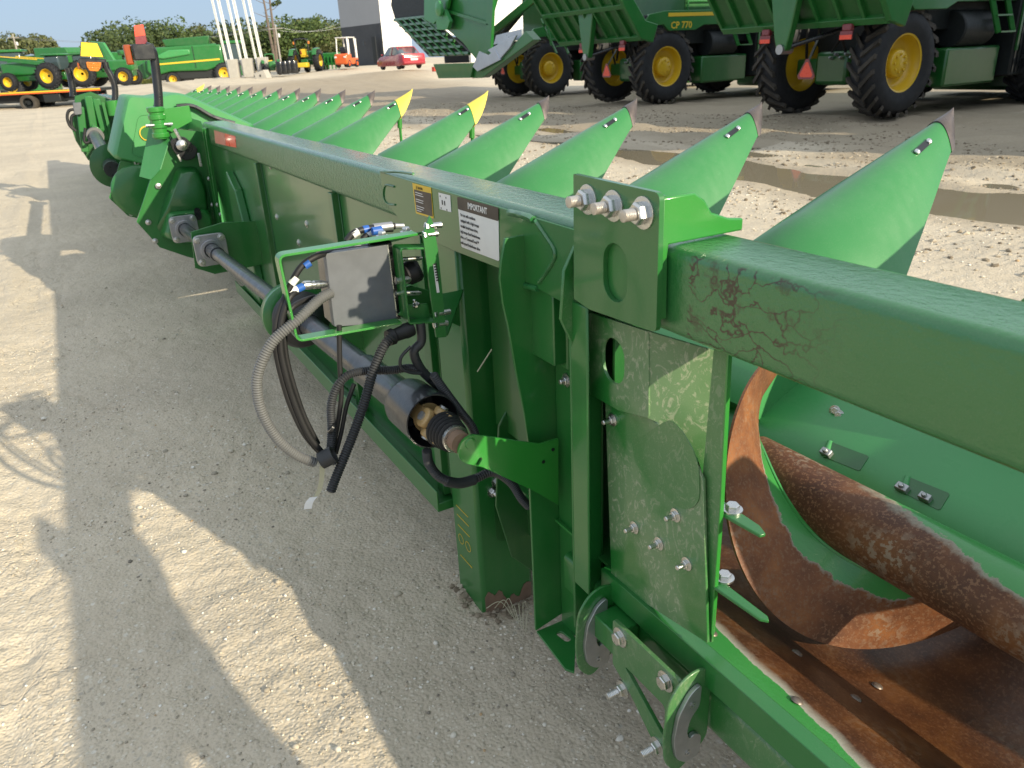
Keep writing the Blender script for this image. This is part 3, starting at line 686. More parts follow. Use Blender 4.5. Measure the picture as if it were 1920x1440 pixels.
b = MB(); b.prism([p+Vector((.0012, 0, 0)) for p in [rq[0], rq[1], rq[1].lerp(rq[2], .5), rq[0].lerp(rq[3], .5)]], (.0015, 0, 0)); b.build('reflector_face', 'red', po, 0)

# ---- drive shaft along the back
A0, A1 = Vector((-4.80, .505, .635)), Vector((-1.245, .549, .762)); AD = (A1-A0).normalized()
def ax(x): return A0+(A1-A0)*((x-A0.x)/(A1.x-A0.x))
b = MB(); b.cyl(ax(-4.80), ax(-3.75), .034, seg=18); sh = b.build('drive_shaft', 'black_metal', H)
for x, sc in ((-4.77, 1.), (-3.93, 1.)):
    c = ax(x); k = MB(); fp = rounded([c+Vector((0, sy*.075*sc, sz*.075*sc)) for sy, sz in ((-1, -1), (1, -1), (1, 1), (-1, 1))], .03, 5)
    k.holed(fp, [[c+Vector((0, .036*math.cos(2*PI*i/20), .036*math.sin(2*PI*i/20))) for i in range(20)]], (.02, 0, 0))
    k.pipe(c+Vector((.018, 0, 0)), (1, 0, 0), .022, .052, .036, 20); fl = k.build('bearing_flange', 'cast_grey', H, 40, .003)
    for sy, sz in ((-1, -1), (1, -1), (1, 1), (-1, 1)): bolt(fl, c+Vector((.021, sy*.055*sc, sz*.055*sc)), (1, 0, 0), .012, .010)
c = ax(-3.96); b = MB(); b.prism([c+Vector(v) for v in ((0, .24, -.12), (0, .24, .10), (0, .08, .115), (0, -.07, .09), (0, -.085, -.085), (0, .0, -.13))], (-.008, 0, 0)); b.build('bearing_support', 'green', H, 30, .002)
b = MB(); b.cyl(ax(-3.85), ax(-2.42), .030, seg=18); b.build('drive_shaft', 'black_metal', H)
c = ax(-2.47); b = MB(); b.lathe([(0, .055), (0, .098), (.012, .104), (.045, .104), (.05, .098), (.05, .06)], c, AD, 32, False, False); b.build('shaft_flange', 'green', H, 50)
b = MB(); b.prism([c+Vector(v) for v in ((.02, .07, -.07), (.02, .07, .07), (.02, .25, .10), (.02, .25, -.20))], (.008, 0, 0)); b.build('flange_bracket', 'green', H, 30, .002)
b = MB(); b.lathe([(0, .05), (.03, .085), (.07, .092), (.10, .080), (.13, .052), (.16, .036)], ax(-2.42), AD, 28); b.build('shaft_boot', 'rubber', H, 50)
b = MB(); b.lathe([(0, .033), (.50, .033), (.505, .040), (.77, .040), (.78, .044)], ax(-2.27), AD, 26); b.build('shaft_shield', 'black_metal', H, 50)
bl = MB(); bl.lathe([(0, .041), (.02, .056), (.03, .0585), (.155, .0605), (.155, .0575), (.03, .0555), (.02, .04)], ax(-1.515), AD, 36, False, False); bl.build('shield_bell', 'black_metal', H, 50)
c = ax(-1.42); wq = MB(); pp = c+AD*.03; wq.lathe([(0, .0594), (.012, .0597)], pp, AD, 60, False, False)
# universal joint
def yoke(cen, d, side, nm):
    k = MB(); d = Vector(d).normalized(); s_ = Vector(side).normalized(); u = d.cross(s_)
    for sg in (-1, 1):
        p = cen+s_*sg*.026
        k.lathe([(-.009, .019), (-.006, .022), (.006, .022), (.009, .019)], p, s_*sg, 20)
        k.obox(p-d*.026, d*.026, s_*.008, u*.017)
    k.lathe([(0, .024), (.02, .03), (.028, .034)], cen-d*.062, d, 18); return k.build(nm, 'yoke', H, 45, .003)
cj = ax(-1.352); yoke(cj, AD, (0, -.75, .65), 'universal_joint_yoke'); yoke(cj+AD*.012, -AD, (0, .65, .75), 'universal_joint_yoke')
k = MB(); k.cyl(cj+Vector((0, -.03, .026)), cj+Vector((0, .03, -.026)), .010, seg=12); k.cyl(cj+Vector((0, .026, .03)), cj+Vector((0, -.026, -.03)), .010, seg=12); k.build('cross_shaft', 'zinc_dull', H)
b = MB(); pr = []
for i in range(5): pr += [(i*.0105, .036-.0018*i), (i*.0105+.004, .040-.0018*i), (i*.0105+.0075, .040-.0018*i), (i*.0105+.0095, .034-.0018*i)]
b.lathe(pr, ax(-1.312), AD, 32); b.build('bellows', 'rubber', H, 60)
b = MB(); b.pipe(ax(-1.258), AD, .010, .028, .022, 24); b.build('collar', 'zinc', H); b = MB(); b.cyl(ax(-1.26), ax(-1.225), .022, seg=18); b.build('stub_shaft', 'dirt', H)
# storage arm for the shaft (faces along the row)
XP = -1.215
arm = LX([(1047, 823), (1047, 947), (1000, 920), (905, 876)], XP); cc = PX((886, 843), XP); ring = []
for i in range(11): a = R(235-175*i/10); ring.append(cc+Vector((0, .031*math.cos(a), .031*math.sin(a))))
arm += ring+LX([(1012, 833)], XP)
b = MB(); b.holed(arm, [slot(PX((898, 866), XP), (0, .35, -.25), (0, .6, .8), .0045, .010)[::1]], (-.006, 0, 0)); ar = b.build('shaft_storage_arm', 'green_bright', H, 30, .0008)
b = MB(); c = PX((882, 832), XP+.001); b.lathe([(0, .012), (.0025, .0105)], c, (1, 0, 0), 24); b.build('embossed_disc', 'green_bright', ar)
for p in ((1037, 843), (1019, 866)): MB().lathe([(0, .0042), (.0006, .0042)], PX(p, XP+.0006), (1, 0, 0), 10).build('hole', 'black', ar)

# ---- posts beside the feeder opening
# parking leg standing on the gravel
b = MB(); LGx0, LGx1 = -1.745, -1.582
b.box((LGx0, .735, -.01), (LGx1, .90, 1.07)); lg = b.build('parking_leg', 'green', H, 30, .012, )
b = MB(); b.prism(slot((LGx1+.001, .815, .30), (0, 1, 0), (0, 0, 1), .026, .075), (-.002, 0, 0)); b.build('knockout', 'green_dark', lg, 0)
b = MB(); b.prism([Vector((LGx1+.0005, .742+.151*i/39, .045+.022*math.sin(i*.17+.6)+.010*math.sin(i*.61)+random.uniform(-.004, .004))) for i in range(40)]+[Vector((LGx1+.0005, .893, -.01)), Vector((LGx1+.0005, .742, -.01))], (.0016, 0, 0)); b.build('caked_mud', 'dirt', lg, 0)
cm_ = MB()
for i in range(60):
    t = random.random(); x, y = ((LGx0+(LGx1-LGx0)*t, .728-random.random()*.03) if i % 2 else (LGx1+random.random()*.05, .72+.19*t)); r_ = random.uniform(.003, .013); cm_.ico((x, y, GZ(x, y)+r_*.2), (r_, r_, r_*.55), .3)
cmo = cm_.build('mud_crumbs', bpy.data.materials['soil_clod'], lg, 0); cmo['kind'] = 'stuff'
for i in range(7):
    a = Vector((LGx1+.01+.012*i, .74+.02*i, .03)); MB().tube([a, a+Vector((.03, .03-.012*i, .03+.01*(i % 3))), a+Vector((.06, .05-.02*i, -.01))], .0011, 5).build('dry_straw', 'strap', lg, 60)
for k, z in enumerate((.30, .27, .235, .13)):
    MB().box((LGx0+.035+.0*k, .7338, z), (LGx0+.11, .7344, z+.0022)).build('stencil_line', 'ink_yellow', lg, 0)
for k in range(2):
    MB().pipe((LGx0+.05+k*.045, .7338, .195), (0, -1, 0), .0006, .016, .0145, 18).build('stencil_ring', 'ink_yellow', lg, 0)
for p in ((925, 922), (933, 903)): bolt(lg, PX(p, LGx1+.001), (1, 0, 0), .012, .010, shank=.028)
b = MB(); b.prism(LX([(958, 755), (985, 780), (1005, 850), (1005, 1075), (960, 1045), (930, 950), (935, 800)], -1.50), (-.006, 0, 0)); b.build('inner_web', 'green_dark', H, 30, .002)
b = MB(); b.box((-1.80, .846, .28), (-1.02, .852, 1.0775)); b.build('sun_gap_sheet', 'green_dark', H, 0)  # sheet added to stop sun leaking between leg and post
b = MB(); b.box((-1.026, .768, .28), (-1.020, .852, 1.060)); b.build('sun_block_sheet', 'green_dark', H, 0)  # hidden sheet added to keep sun off the post flange
b = MB(); b.box((-1.56, .80, .60), (-1.27, .806, 1.07)); b.build('sun_gap_sheet', 'green_dark', H, 0)  # second added sheet, closing the same sun gap
b = MB(); b.prism([Vector((-1.60, y, z)) for y, z in ((.745, .93), (.62, .99), (.56, .985), (.56, .975), (.745, .86))], (.006, 0, 0)); b.build('gusset', 'green', H, 30, .001)
# curved gusset of the tall post; its edge faces the camera
edge = [(948, 447), (940, 490), (937, 523), (943, 570), (953, 613), (968, 700), (983, 775), (991, 830), (994, 920), (1000, 1060), (1005, 1183)]
XG = -1.25
b = MB(); pe = LX(edge, XG); poly = pe+[Vector((XG, .80, pe[-1].z+.02)), Vector((XG, .80, pe[0].z))]
b.prism(poly, (-.007, 0, 0)); b.build('post_gusset', 'green', H, 30, .0012)
b = MB(); b.prism([Vector((x, .786, z)) for x, z in ((XG, .19), (-1.085, .19), (-1.085, 1.066), (XG, 1.066))], (0, .006, 0))
b.prism([Vector((-1.089, y, z)) for y, z in ((.786, .30), (.715, .33), (.715, 1.06), (.786, 1.06))], (.007, 0, 0))
b.prism([Vector((x, .715, z)) for x, z in ((-1.083, .45), (-1.03, .45), (-1.03, 1.06), (-1.083, 1.06))], (0, .006, 0)); b.build('post_channel', 'green', H, 30, .004)
for p in ((1062, 713), (1086, 798)): bolt(H, PY(p, .784), (0, -1, 0), .010, .007, shank=.016)
fo = MB(); fo.holed([PZ(p, .19) for p in ((1006, 1187), (1058, 1165), (1080, 1200), (1077, 1264), (1060, 1258))], [slot(PZ((1057, 1197), .19), (0, 1, 0), (1, .15, 0), .008, .02)], (0, 0, .006)); fo.build('foot_plate', 'green', H, 30, .001)
b = MB(); b.box((-1.315, .762, .885), (-1.165, .86, 1.06)); b.build('socket_tube', 'green', H, 30, .006)
b = MB(); b.box((-1.262, .735, .90), (-1.17, .765, 1.055)); b.build('socket_plate', 'panel_paint', H, 30, .003)
# bracket with the three big bolts
YB = .706
slot1 = slot(PY((1153, 512), YB), (1, 0, 0), (0, 0, 1), .031, .047, 10)
b = MB(); b.holed(rounded(LY([(1075, 326), (1237, 362), (1230, 624), (1104, 580), (1076, 560)], YB), [.002, .012, .010, .012, .004]), [slot1], (0, .009, 0)); bp = b.build('bolt_plate', 'panel_paint', H, 30, .0012)
b = MB(); b.prism(LY([(1090, 338), (1238, 368), (1240, 430), (1238, 600), (1090, 540)], YB+.0095), (0, .012, 0)); b.build('backing_plate', 'green', H, 30, .001)
for p in ((1102, 374), (1150, 386), (1206, 399)): bolt(bp, PY(p, YB-.001), (0, -1, 0), .0165, .016, 'large_bolt', .036, endm='bolt_end')
# rear ear of the bracket standing on the tube, sunlit
XR = -.842
ear = [PX((1240, 352), XR)]
b = MB(); poly = [Vector((XR, y, z)) for y, z in ((.716, 1.075), (.716, 1.268), (.775, 1.268), (.795, 1.255), (.81, 1.235), (.845, 1.222), (.875, 1.218), (.875, 1.199), (.73, 1.199))]
b.prism(poly, (-.007, 0, 0)); b.box((-1.07, .722, 1.199), (-.85, .729, 1.268)); b.build('tube_saddle', 'green_bright', H, 40, .003)
# fin on the left of it
b = MB(); XFN = -1.075
b.prism(LX([(1087, 443), (1058, 508), (1052, 600), (1073, 645), (1080, 690), (1082, 735), (1092, 742), (1108, 735), (1110, 560), (1106, 470)], XFN), (-.008, 0, 0)); b.build('guide_fin', 'scuffed_light', H, 30, .0015)
# side plates of the feeder opening
YQ = .760
slot2 = slot(PY((1150, 677), YQ-.012), (1, 0, 0), (0, 0, 1), .031, .042, 10)
b = MB(); b.holed(rounded(LY([(1104, 586), (1216, 622), (1216, 784), (1160, 770), (1104, 738)], YQ-.012), .006), [slot2], (0, .006, 0)); b.build('upper_side_plate', 'scuffed', H, 30, .001)
fl0 = [PY(p, YQ-.012) for p in ((1214, 784), (1214, 621))]; fl1 = [PY(p, YQ+.062) for p in ((1345, 660), (1338, 780), (1324, 905))]
b = MB(); b.prism(fl0+fl1[:2]+[PY((1322, 905), YQ+.062), PY((1308, 860), YQ+.052), PY((1275, 812), YQ+.03)], (.002, .005, 0)); b.build('flared_guide', 'scuffed', H, 30, .0005)
b = MB(); b.prism(LY([(1134, 740), (1222, 705), (1225, 790), (1280, 825), (1318, 900), (1326, 1206), (1146, 1090)], YQ), (0, .006, 0)); sp = b.build('lower_side_plate', 'scuffed', H, 30, .001)
b = MB(); b.prism(rounded(LY([(1185, 830), (1262, 780), (1310, 860), (1312, 945), (1280, 960), (1190, 870)], YQ-.002), .03), (0, .0016, 0)); b.build('wear_patch', 'scuffed_light', sp, 40)
b = MB(); b.prism(LY([(1338, 655), (1366, 662), (1351, 950), (1334, 1205), (1324, 1200), (1316, 905)], YQ+.010), (0, .005, 0)); b.build('side_plate_strip', 'scuffed_light', H, 30, .0005)
b = MB(); b.prism(LY([(1362, 662), (1366, 663), (1351, 950), (1334, 1190), (1332, 1188), (1348.5, 950)], YQ+.009), (0, .008, 0)); b.build('side_plate_return', 'green_bright', H, 30, .0005)
for p in ((1149, 787), (1190, 989), (1267, 966), (1236, 1019), (1288, 1057)): bolt(sp, PY(p, YQ-.001), (0, -1, 0), .0085, .007, shank=.022)
# lower frame and latch hooks
b = MB(); b.prism([Vector((-1.04, y, z)) for y, z in ((.752, .497), (.752, .440), (.757, .440), (.757, .492), (.782, .492), (.782, .497))], (3.0, 0, 0)); b.build('floor_lip', 'green', H, 30, .0015)
beam(MB(), -1.0, 2.0, .772, .90, .315, .415, .02).build('lower_tube', 'scuffed_light', H, 40)
beam(MB(), -1.20, -.78, .765, .84, .33, .43, .015).build('lower_tube', 'green', H, 40)
def hookplate(x, top):
    b = MB(); P = [(.768, .47), (.735, .485), (.70, .475), (.672, .44), (.665, .36), (.67, .30), (.70, .262), (.768, .31)]
    b.prism(rounded([Vector((x, y, z+top)) for y, z in P], .02), (-.006, 0, 0)); hp = b.build('latch_plate', 'scuffed_light', H, 30, .002)
    k = MB(); Hk = [(.738, .460), (.712, .448), (.688, .41), (.680, .355), (.688, .31), (.712, .288), (.742, .292), (.744, .338), (.728, .350), (.716, .343), (.709, .362), (.716, .392), (.736, .410)]
    k.prism(rounded([Vector((x+.009, y, z+top)) for y, z in Hk], .012), (-.0085, 0, 0)); ho = k.build('latch_hook', 'zinc_dull', hp, 40, .001)
    for y, z in ((.718, .422), (.714, .312)): MB().pipe(Vector((x+.0095, y, z+top)), (1, 0, 0), .001, .006, .003, 14).build('rivet', 'zinc', ho)
    return hp
hookplate(-1.005, .0); hookplate(-.735, .0)
b = MB(); b.holed(rounded([Vector((x, .700, z)) for x, z in ((-.93, .47), (-.742, .47), (-.742, .255), (-.80, .27), (-.88, .335), (-.93, .36))], .008), [rounded([Vector((x, .700, z)) for x, z in ((-.895, .385), (-.775, .385), (-.775, .31), (-.855, .36))], .012)], (0, .008, 0)); lp = b.build('latch_bracket', 'scuffed_light', H, 30, .0015)
for x, z in ((-.905, .455), (-.775, .455)): bolt(lp, (x, .699, z-.01), (0, -1, 0), .0135, .011)
for x, z in ((-.905, .375-.05), (-.80, .275)): bolt(lp, (x+.01, .699, z), (0, -1, 0), .0125, .012, shank=.036)
b = MB(); b.box((-1.0, .705, .375), (-.93, .765, .43)); b.build('spacer_block', 'green', H, 30, .003)

# ---- auger, trough and deck covers seen through the opening
AY, AZ, RO, RI, AX0, PT = 1.138, .623, .235, .068, -1.016, .70
def flight_zone(q):
    xyz = q.sep(); dy = q.math('SUBTRACT', xyz[1], AY); dz = q.math('SUBTRACT', xyz[2], AZ)
    r = q.math('SQRT', q.math('ADD', q.math('MULTIPLY', dy, dy), q.math('MULTIPLY', dz, dz)))
    nz = q.math('MULTIPLY', q.math('SUBTRACT', q.noise(8, 5, .7), .5), .075)
    return q.math('ADD', q.math('MULTIPLY', q.math('SUBTRACT', .112, q.math('ADD', r, nz)), 14), .5, True)
def tube_zone(q):
    xyz = q.sep(); dy = q.math('SUBTRACT', xyz[1], AY); dz = q.math('SUBTRACT', xyz[2], AZ)
    a = q.math('ADD', q.math('MULTIPLY', dy, 3.5), q.math('MULTIPLY', dz, 5.5)); a = q.math('ADD', a, q.math('SUBTRACT', q.math('MULTIPLY', q.math('ADD', xyz[0], .75), .9), .17))
    return q.math('ADD', a, q.math('MULTIPLY', q.noise(11, 6, .7), .42), True)
def trough_zone(q):
    xyz = q.sep(); e = q.math('SUBTRACT', .822, xyz[1]); e = q.math('SUBTRACT', e, q.math('MULTIPLY', q.math('ADD', xyz[0], .62), .10))
    return q.math('ADD', q.math('ADD', q.math('MULTIPLY', e, 9), .32), q.math('MULTIPLY', q.noise(7, 6, .65), .36), True)
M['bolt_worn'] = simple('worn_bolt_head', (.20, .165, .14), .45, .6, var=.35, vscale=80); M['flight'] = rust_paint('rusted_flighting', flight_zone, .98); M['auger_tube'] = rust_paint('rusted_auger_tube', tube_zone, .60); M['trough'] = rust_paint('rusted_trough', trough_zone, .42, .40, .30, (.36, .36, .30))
b = MB(); b.lathe([(0, RI), (3.0, RI)], (AX0+.0, AY, AZ), (1, 0, 0), 48); au = b.build('auger_tube', 'auger_tube', H, 60)
def helix(p0, p1, x0, m_name, hand=1):
    b = MB(); n = int((p1-p0)/.09); rs = []
    for th in (0, 1):
        pass
    vs = []; fs = []
    for i in range(n+1):
        a = p0+(p1-p0)*i/n; x = x0+hand*PT*a/(2*PI); d = Vector((0, -math.sin(a), math.cos(a))); c = Vector((x, AY, AZ))
        for dx in (-.003, .003):
            for r in (RI*.97, .11, .16, .20, RO): vs.append(c+d*r+Vector((dx, 0, 0)))
    for i in range(n):
        o = i*10; p = o+10
        for k in range(4):
            fs.append((o+k, o+k+1, p+k+1, p+k)); fs.append((o+5+k+1, o+5+k, p+5+k, p+5+k+1))
        fs.append((o+4, o+9, p+9, p+4)); fs.append((o, p, p+5, o+5))
    fs.append((0, 5, 6, 7, 8, 9, 4, 3, 2, 1)); b.add(vs, fs); return b.build('auger_flight', m_name, au, 50)
helix(-.75, 4.3, AX0, 'flight')
b = MB(); wp = []
for i in range(30): a = -.6+4.6*i/29; wp.append(Vector((AX0+PT*a/(2*PI)+.005, AY-RI*1.02*math.sin(a), AZ+RI*1.02*math.cos(a))))
b.tube(wp, .004, 6, sub=2); b.build('weld_bead', 'flight', au)
tp = [(.815, .492)]; 
for i in range(17): a = R(200+150*i/16); tp.append((AY+.268*math.cos(a), AZ+.268*math.sin(a)))
tp = [(.776, .4905), (.83, .481), (.88, .463)]+[(AY+.268*math.cos(R(a)), AZ+.268*math.sin(R(a))) for a in range(226, 352, 8)]
b = MB(); b.rings([[Vector((x, y, z)) for y, z in tp]+[Vector((x, y, z-.006)) for y, z in tp[::-1]] for x in np.linspace(-1.6, 2.0, 25)]); tr = b.build('auger_trough', 'trough', H, 40)
for p, z in (((1140+355, 1218), .43), ((1650, 1258), .40), ((1605, 1305), .43), ((1493, 1325), .47), ((1335, 1190), .48), ((1850, 1430), .44)):
    c = PZ(p, z); 
    for y0_, z0_ in zip(tp, tp[1:]):
        if min(y0_[0], z0_[0]) <= c.y <= max(y0_[0], z0_[0]): c.z = y0_[1]+(z0_[1]-y0_[1])*(c.y-y0_[0])/(z0_[0]-y0_[0])
    MB().lathe([(0, .0105), (.002, .0095), (.004, .006), (.0045, .001)], c+Vector((0, 0, .0005)), (0, .4, 1), 14).build('rivet', 'bolt_worn', tr)
# strippers bolted beside the flight
for quad, bp_ in (([(1350, 948), (1358, 940), (1425, 985), (1436, 1000), (1425, 1003), (1352, 962)], (1373, 955)), ([(1338, 1085), (1345, 1082), (1440, 1155), (1442, 1163), (1425, 1160), (1338, 1100)], (1358, 1083))):
    b = MB(); z0_ = PY(bp_, .80).z; b.prism([PZ(p, z0_) for p in quad], (0, 0, -.006)); st = b.build('stripper_bar', 'green', H, 30, .0015)
    bolt(st, PZ(bp_, z0_+.002), (0, 0, 1), .0115, .009)
# moulded covers over the row units
def ell(y, z, x0, x1): return [Vector((x0, y, z)), Vector((x1, y, z))]
cv = MB(); prof = [(1.30, .455), (1.325, .52), (1.36, .575), (1.41, .61), (1.50, .65), (1.62, .70), (1.62, .60), (1.36, .42)]
X0c, X1c = -1.36, .9
rs = [[Vector((x, y, z+s_)) for y, z in prof] for x, s_ in ((X0c-.05, -.10), (X0c, -.03), (X0c+.08, 0), (X0c+.5, .0), (X0c+1.2, 0), (X1c, 0))]
cv.rings(rs); co_ = cv.build('deck_cover', 'hood', H, 60)
_t = MB().rings(SN); _bv = BVHTree.FromPolygons([Vector(v)+Vector((-ROW+.057, 0, 0)) for v in _t.v], _t.f)
def on_snout(p):
    h_ = _bv.ray_cast(CAM, ray(*p).normalized()); c_ = on_cover(p)
    if h_[0] is None or (c_[0]-CAM).length < (h_[0]-CAM).length: return c_
    return (h_[0], h_[1] if h_[1].dot(CAM-h_[0]) > 0 else -h_[1])
def on_cover(p):
    """where the view ray meets the moulded cover"""
    d = ray(*p); best = None
    for (y0, z0), (y1, z1) in zip(prof[:6], prof[1:6]):
        den = d.y*(z1-z0)-d.z*(y1-y0)
        if abs(den) < 1e-9: continue
        t = (y0*(z1-z0)-(z0-CAM_H)*(y1-y0))/den; y = d.y*t; u = (y-y0)/(y1-y0) if y1 != y0 else 0
        if 0 <= u <= 1 and t > 0 and (best is None or t < best): best = t; nn = Vector((0, -(z1-z0), (y1-y0))).normalized()
    return (CAM+d*best, nn) if best else (PY(p, 1.36), Vector((0, -.6, .8)))
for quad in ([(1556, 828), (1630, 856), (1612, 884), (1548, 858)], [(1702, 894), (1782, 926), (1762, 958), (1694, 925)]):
    pq = [on_snout(k) for k in quad]; nn = pq[0][1]; pk = MB(); pk.prism(rounded([a+nn*.0006 for a, _n in pq], .006), nn*.001); pko = pk.build('pocket_shade', 'green_dark', co_, 0)  # pocket shade painted as a thin dark green patch, no real recess
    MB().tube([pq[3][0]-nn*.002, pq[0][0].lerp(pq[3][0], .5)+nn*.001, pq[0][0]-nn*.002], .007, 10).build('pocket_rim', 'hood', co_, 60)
for p, r_ in (((1551, 852), .011), ((1693, 918), .011), ((1736, 936), .010)):
    c, nn = on_snout(p); b = MB(); b.obox(c+nn*.007, (r_*1.2, 0, 0), nn*.008, nn.cross(Vector((1, 0, 0)))*r_*.8); b.lathe([(0, r_*.6), (.006, r_*.6), (.007, r_*.35)], c+nn*.014, nn, 8); b.build('cover_clip', 'zinc_dull', H, 40, .003)
b = MB(); b.box((-1.45, 1.31, .30), (-.80, 1.40, .44)); b.build('row_unit_housing', 'dark', H, 0, .01)
b = MB(); b.rings([[Vector((x, y, z)) for y, z in ((1.34, .62), (1.38, .70), (1.5, .76), (1.7, .78), (1.72, .66), (1.4, .56))] for x in (-1.75, -1.30, -1.22)]); b.build('deck_cover', 'hood', H, 40)
b = MB(); c = PY((1535, 775), 1.5); b.cyl(c+Vector((-.10, 0, 0)), c+Vector((.05, 0, 0)), .045, seg=20); b.build('gear_case', 'dark', H, 40, .006)
for p in ((1565, 770), (1572, 778)): bolt(H, PY(p, 1.47), (.5, -1, .4), .009, .008)
# floor of the head further along the row, closing the back sheets off from the snouts
b = MB(); b.rings([[Vector((x, y, z)) for y, z in ((.757, .30), (.90, .30), (1.14, .30), (1.34, .42), (1.42, .60), (1.36, .62), (1.28, .46), (1.12, .36), (.90, .36), (.757, .36))] for x in (-4.85, -1.6)]); b.build('auger_trough', 'green_dark', H, 40)
for xx in np.arange(-4.49, -1.6, ROW):
    b = MB(); b.rings([[Vector((xx+dx*.33, y, z)) for y, z in ((1.36, .40), (1.40, .66), (1.62, .80), (1.80, .80), (1.80, .66), (1.5, .40))] for dx in (-1, 1)]); b.build('deck_cover', 'hood', H, 40)
b = MB(); b.prism([Vector((x, .845, z)) for x, z in ((-.05, 1.063), (.02, 1.035), (.3, .97), (.48, .90), (.62, .80), (.76, .64), (.90, .5), (.98, .5), (.98, 1.063))], (0, .008, 0)); b.build('unseen_shadow_plate', 'green', H, 30)  # unseen plate added, its curve shaped to trim the sun patch on the ground
b = MB(); b.prism(rounded([Vector((.08, y, z)) for y, z in ((1.25, .80), (1.25, 1.05), (1.28, 1.16), (1.38, 1.17), (1.44, 1.05), (1.46, .80))], .05), (.06, 0, 0)); b.build('unseen_sun_blocker', 'hood', H, 30, .03)  # unseen block added so the lower flight and auger tube stay in shade
# unseen plate added on the tube to give its shadow edge a bump
b = MB(); b.prism(rounded([Vector((x, .74, z)) for x, z in ((.12, 1.196), (.42, 1.196), (.40, 1.29), (.16, 1.30))], .02), (0, .012, 0)); b.build('shadow_bump_plate', 'green', H, 30, .002)
# right-hand side of the opening
b = MB(); b.box((.86, .755, .30), (2.0, .765, 1.062)); b.build('back_sheet', 'panel_paint', H, 0)
b = MB(); b.box((.95, .70, .19), (1.12, .80, 1.062)); b.build('post_channel', 'green', H, 0, .004)

# ================================================================== coupler and hoses on the near head
XH = -1.50
def fillet(pts, X, r, n=5):
    P = LX(pts, X); out = [P[0]]
    for i in range(1, len(P)-1):
        a = P[i]+(P[i-1]-P[i]).normalized()*r; c = P[i]+(P[i+1]-P[i]).normalized()*r
        for k in range(n+1): t = k/n; out.append(a*(1-t)**2+P[i]*2*t*(1-t)+c*t*t)
    return out+[P[-1]]
b = MB(); b.strip(fillet([(778, 437), (519, 478), (554, 636), (748, 602)], XH+.02, .014), (.032, 0, 0), .005)
cf = b.build('coupler_guard', 'green_bright', H, 40, .0008)
q0 = LX([(610, 476), (727, 459), (746, 605), (627, 613)], XH)
b = MB(); b.prism(rounded(q0, .003), (-.02, 0, 0)); bx_ = b.build('coupler_box', 'face_grey', H, 30, .0012)
b = MB(); b.prism([p+Vector((-.022, 0, 0)) for p in LX([(612, 474), (742, 456), (760, 603), (629, 613)], XH)], (-.055, 0, 0)); b.build('coupler_body', 'black', bx_, 30, .002)
b = MB(); b.strip([p+Vector((-.01, 0, 0)) for p in LX([(727, 459), (746, 605)], XH)], (.02, .0, 0), .0025); b.build('box_edge', 'zinc', bx_, 30)
# U bracket and upright plate
b = MB(); b.strip(fillet([(806, 462), (744, 463), (760, 602), (812, 599)], XH+.02, .006), (.045, 0, 0), .004); b.build('coupler_bracket', 'green', H, 40, .0006)
b = MB(); b.prism([p for p in (PX((690, 455), XH), PX((772, 441), XH), PX((800, 436), XH), PX((800, 436), XH-.075), PX((745, 452), XH-.11), PX((690, 462), XH-.075))], (0, 0, .004)); tpn = b.build('coupler_top_plate', 'green', H, 30, .001)
for p in ((717, 446), (762, 438)): bolt(tpn, PX(p, XH-.028)+Vector((0, 0, .004)), (0, 0, 1), .009, .009, 'coupler_bolt')
b = MB(); b.prism(rounded(LX([(793, 442), (806, 403), (813, 420), (822, 470), (838, 632), (818, 634), (798, 480)], XH+.045), .004), (-.006, 0, 0)); upp = b.build('coupler_upright', 'green', H, 30, .001)
for p, L in (((806, 424), .026), ((802, 440), .022), ((822, 588), .028), ((822, 608), .022)):
    c = PX(p, XH+.04); k = MB(); k.cyl(c, c+Vector((0, L, -.001)), .0062, seg=14); k.hexnut(c+Vector((0, -.004, 0)), (0, -1, 0), .009, .007); k.build('upright_bolt', 'zinc', upp, 40)
b = MB(); b.prism([PX((812, 495), XH+.0465), PX((816, 495), XH+.0465), PX((824, 548), XH+.0465), PX((819, 549), XH+.0465)], (.0008, 0, 0)); tg = b.build('number_tag', 'white', upp, 0)
for k in range(7): a = PX((813+.85*k, 497+5*k), XH+.0478); MB().box(a, a+Vector((.0006, .007, .0028))).build('mark', 'ink_black', tg, 0)
b = MB(); b.prism([PX((818, 628), XH+.03), PX((840, 630), XH+.03), Vector((-1.58, .745, .955)), Vector((-1.58, .66, .955))], (0, 0, .006)); b.build('coupler_shelf', 'green', H, 30, .001)
for p, q_ in (((746, 487), (792, 484)), ((742, 550), (790, 549)), ((742, 526), (770, 524))):
    r = .0048 if p[1] != 526 else .008
    k = MB(); a, c = PX(p, XH+.012), PX(q_, XH+.012); k.lathe([(0, r), ((c-a).length-.006, r), ((c-a).length, r*.5)], a, c-a, 14); k.build('guide_pin', 'zinc', bx_, 50)
b = MB(); c = PX((772, 510), XH-.03); b.lathe([(-.02, .018), (-.01, .026), (.012, .026), (.02, .020)], c, (.2, .9, .3), 20); b.build('hose_gland', 'rubber', bx_)
b = MB(); b.prism(LX([(745, 590), (760, 572), (800, 568), (806, 600)], XH+.008), (.003, 0, 0)); b.build('bracket_floor', 'green', H, 0)
bolt(H, PX((780, 572), XH+.012), (0, -.3, 1), .006, .005, shank=.012)
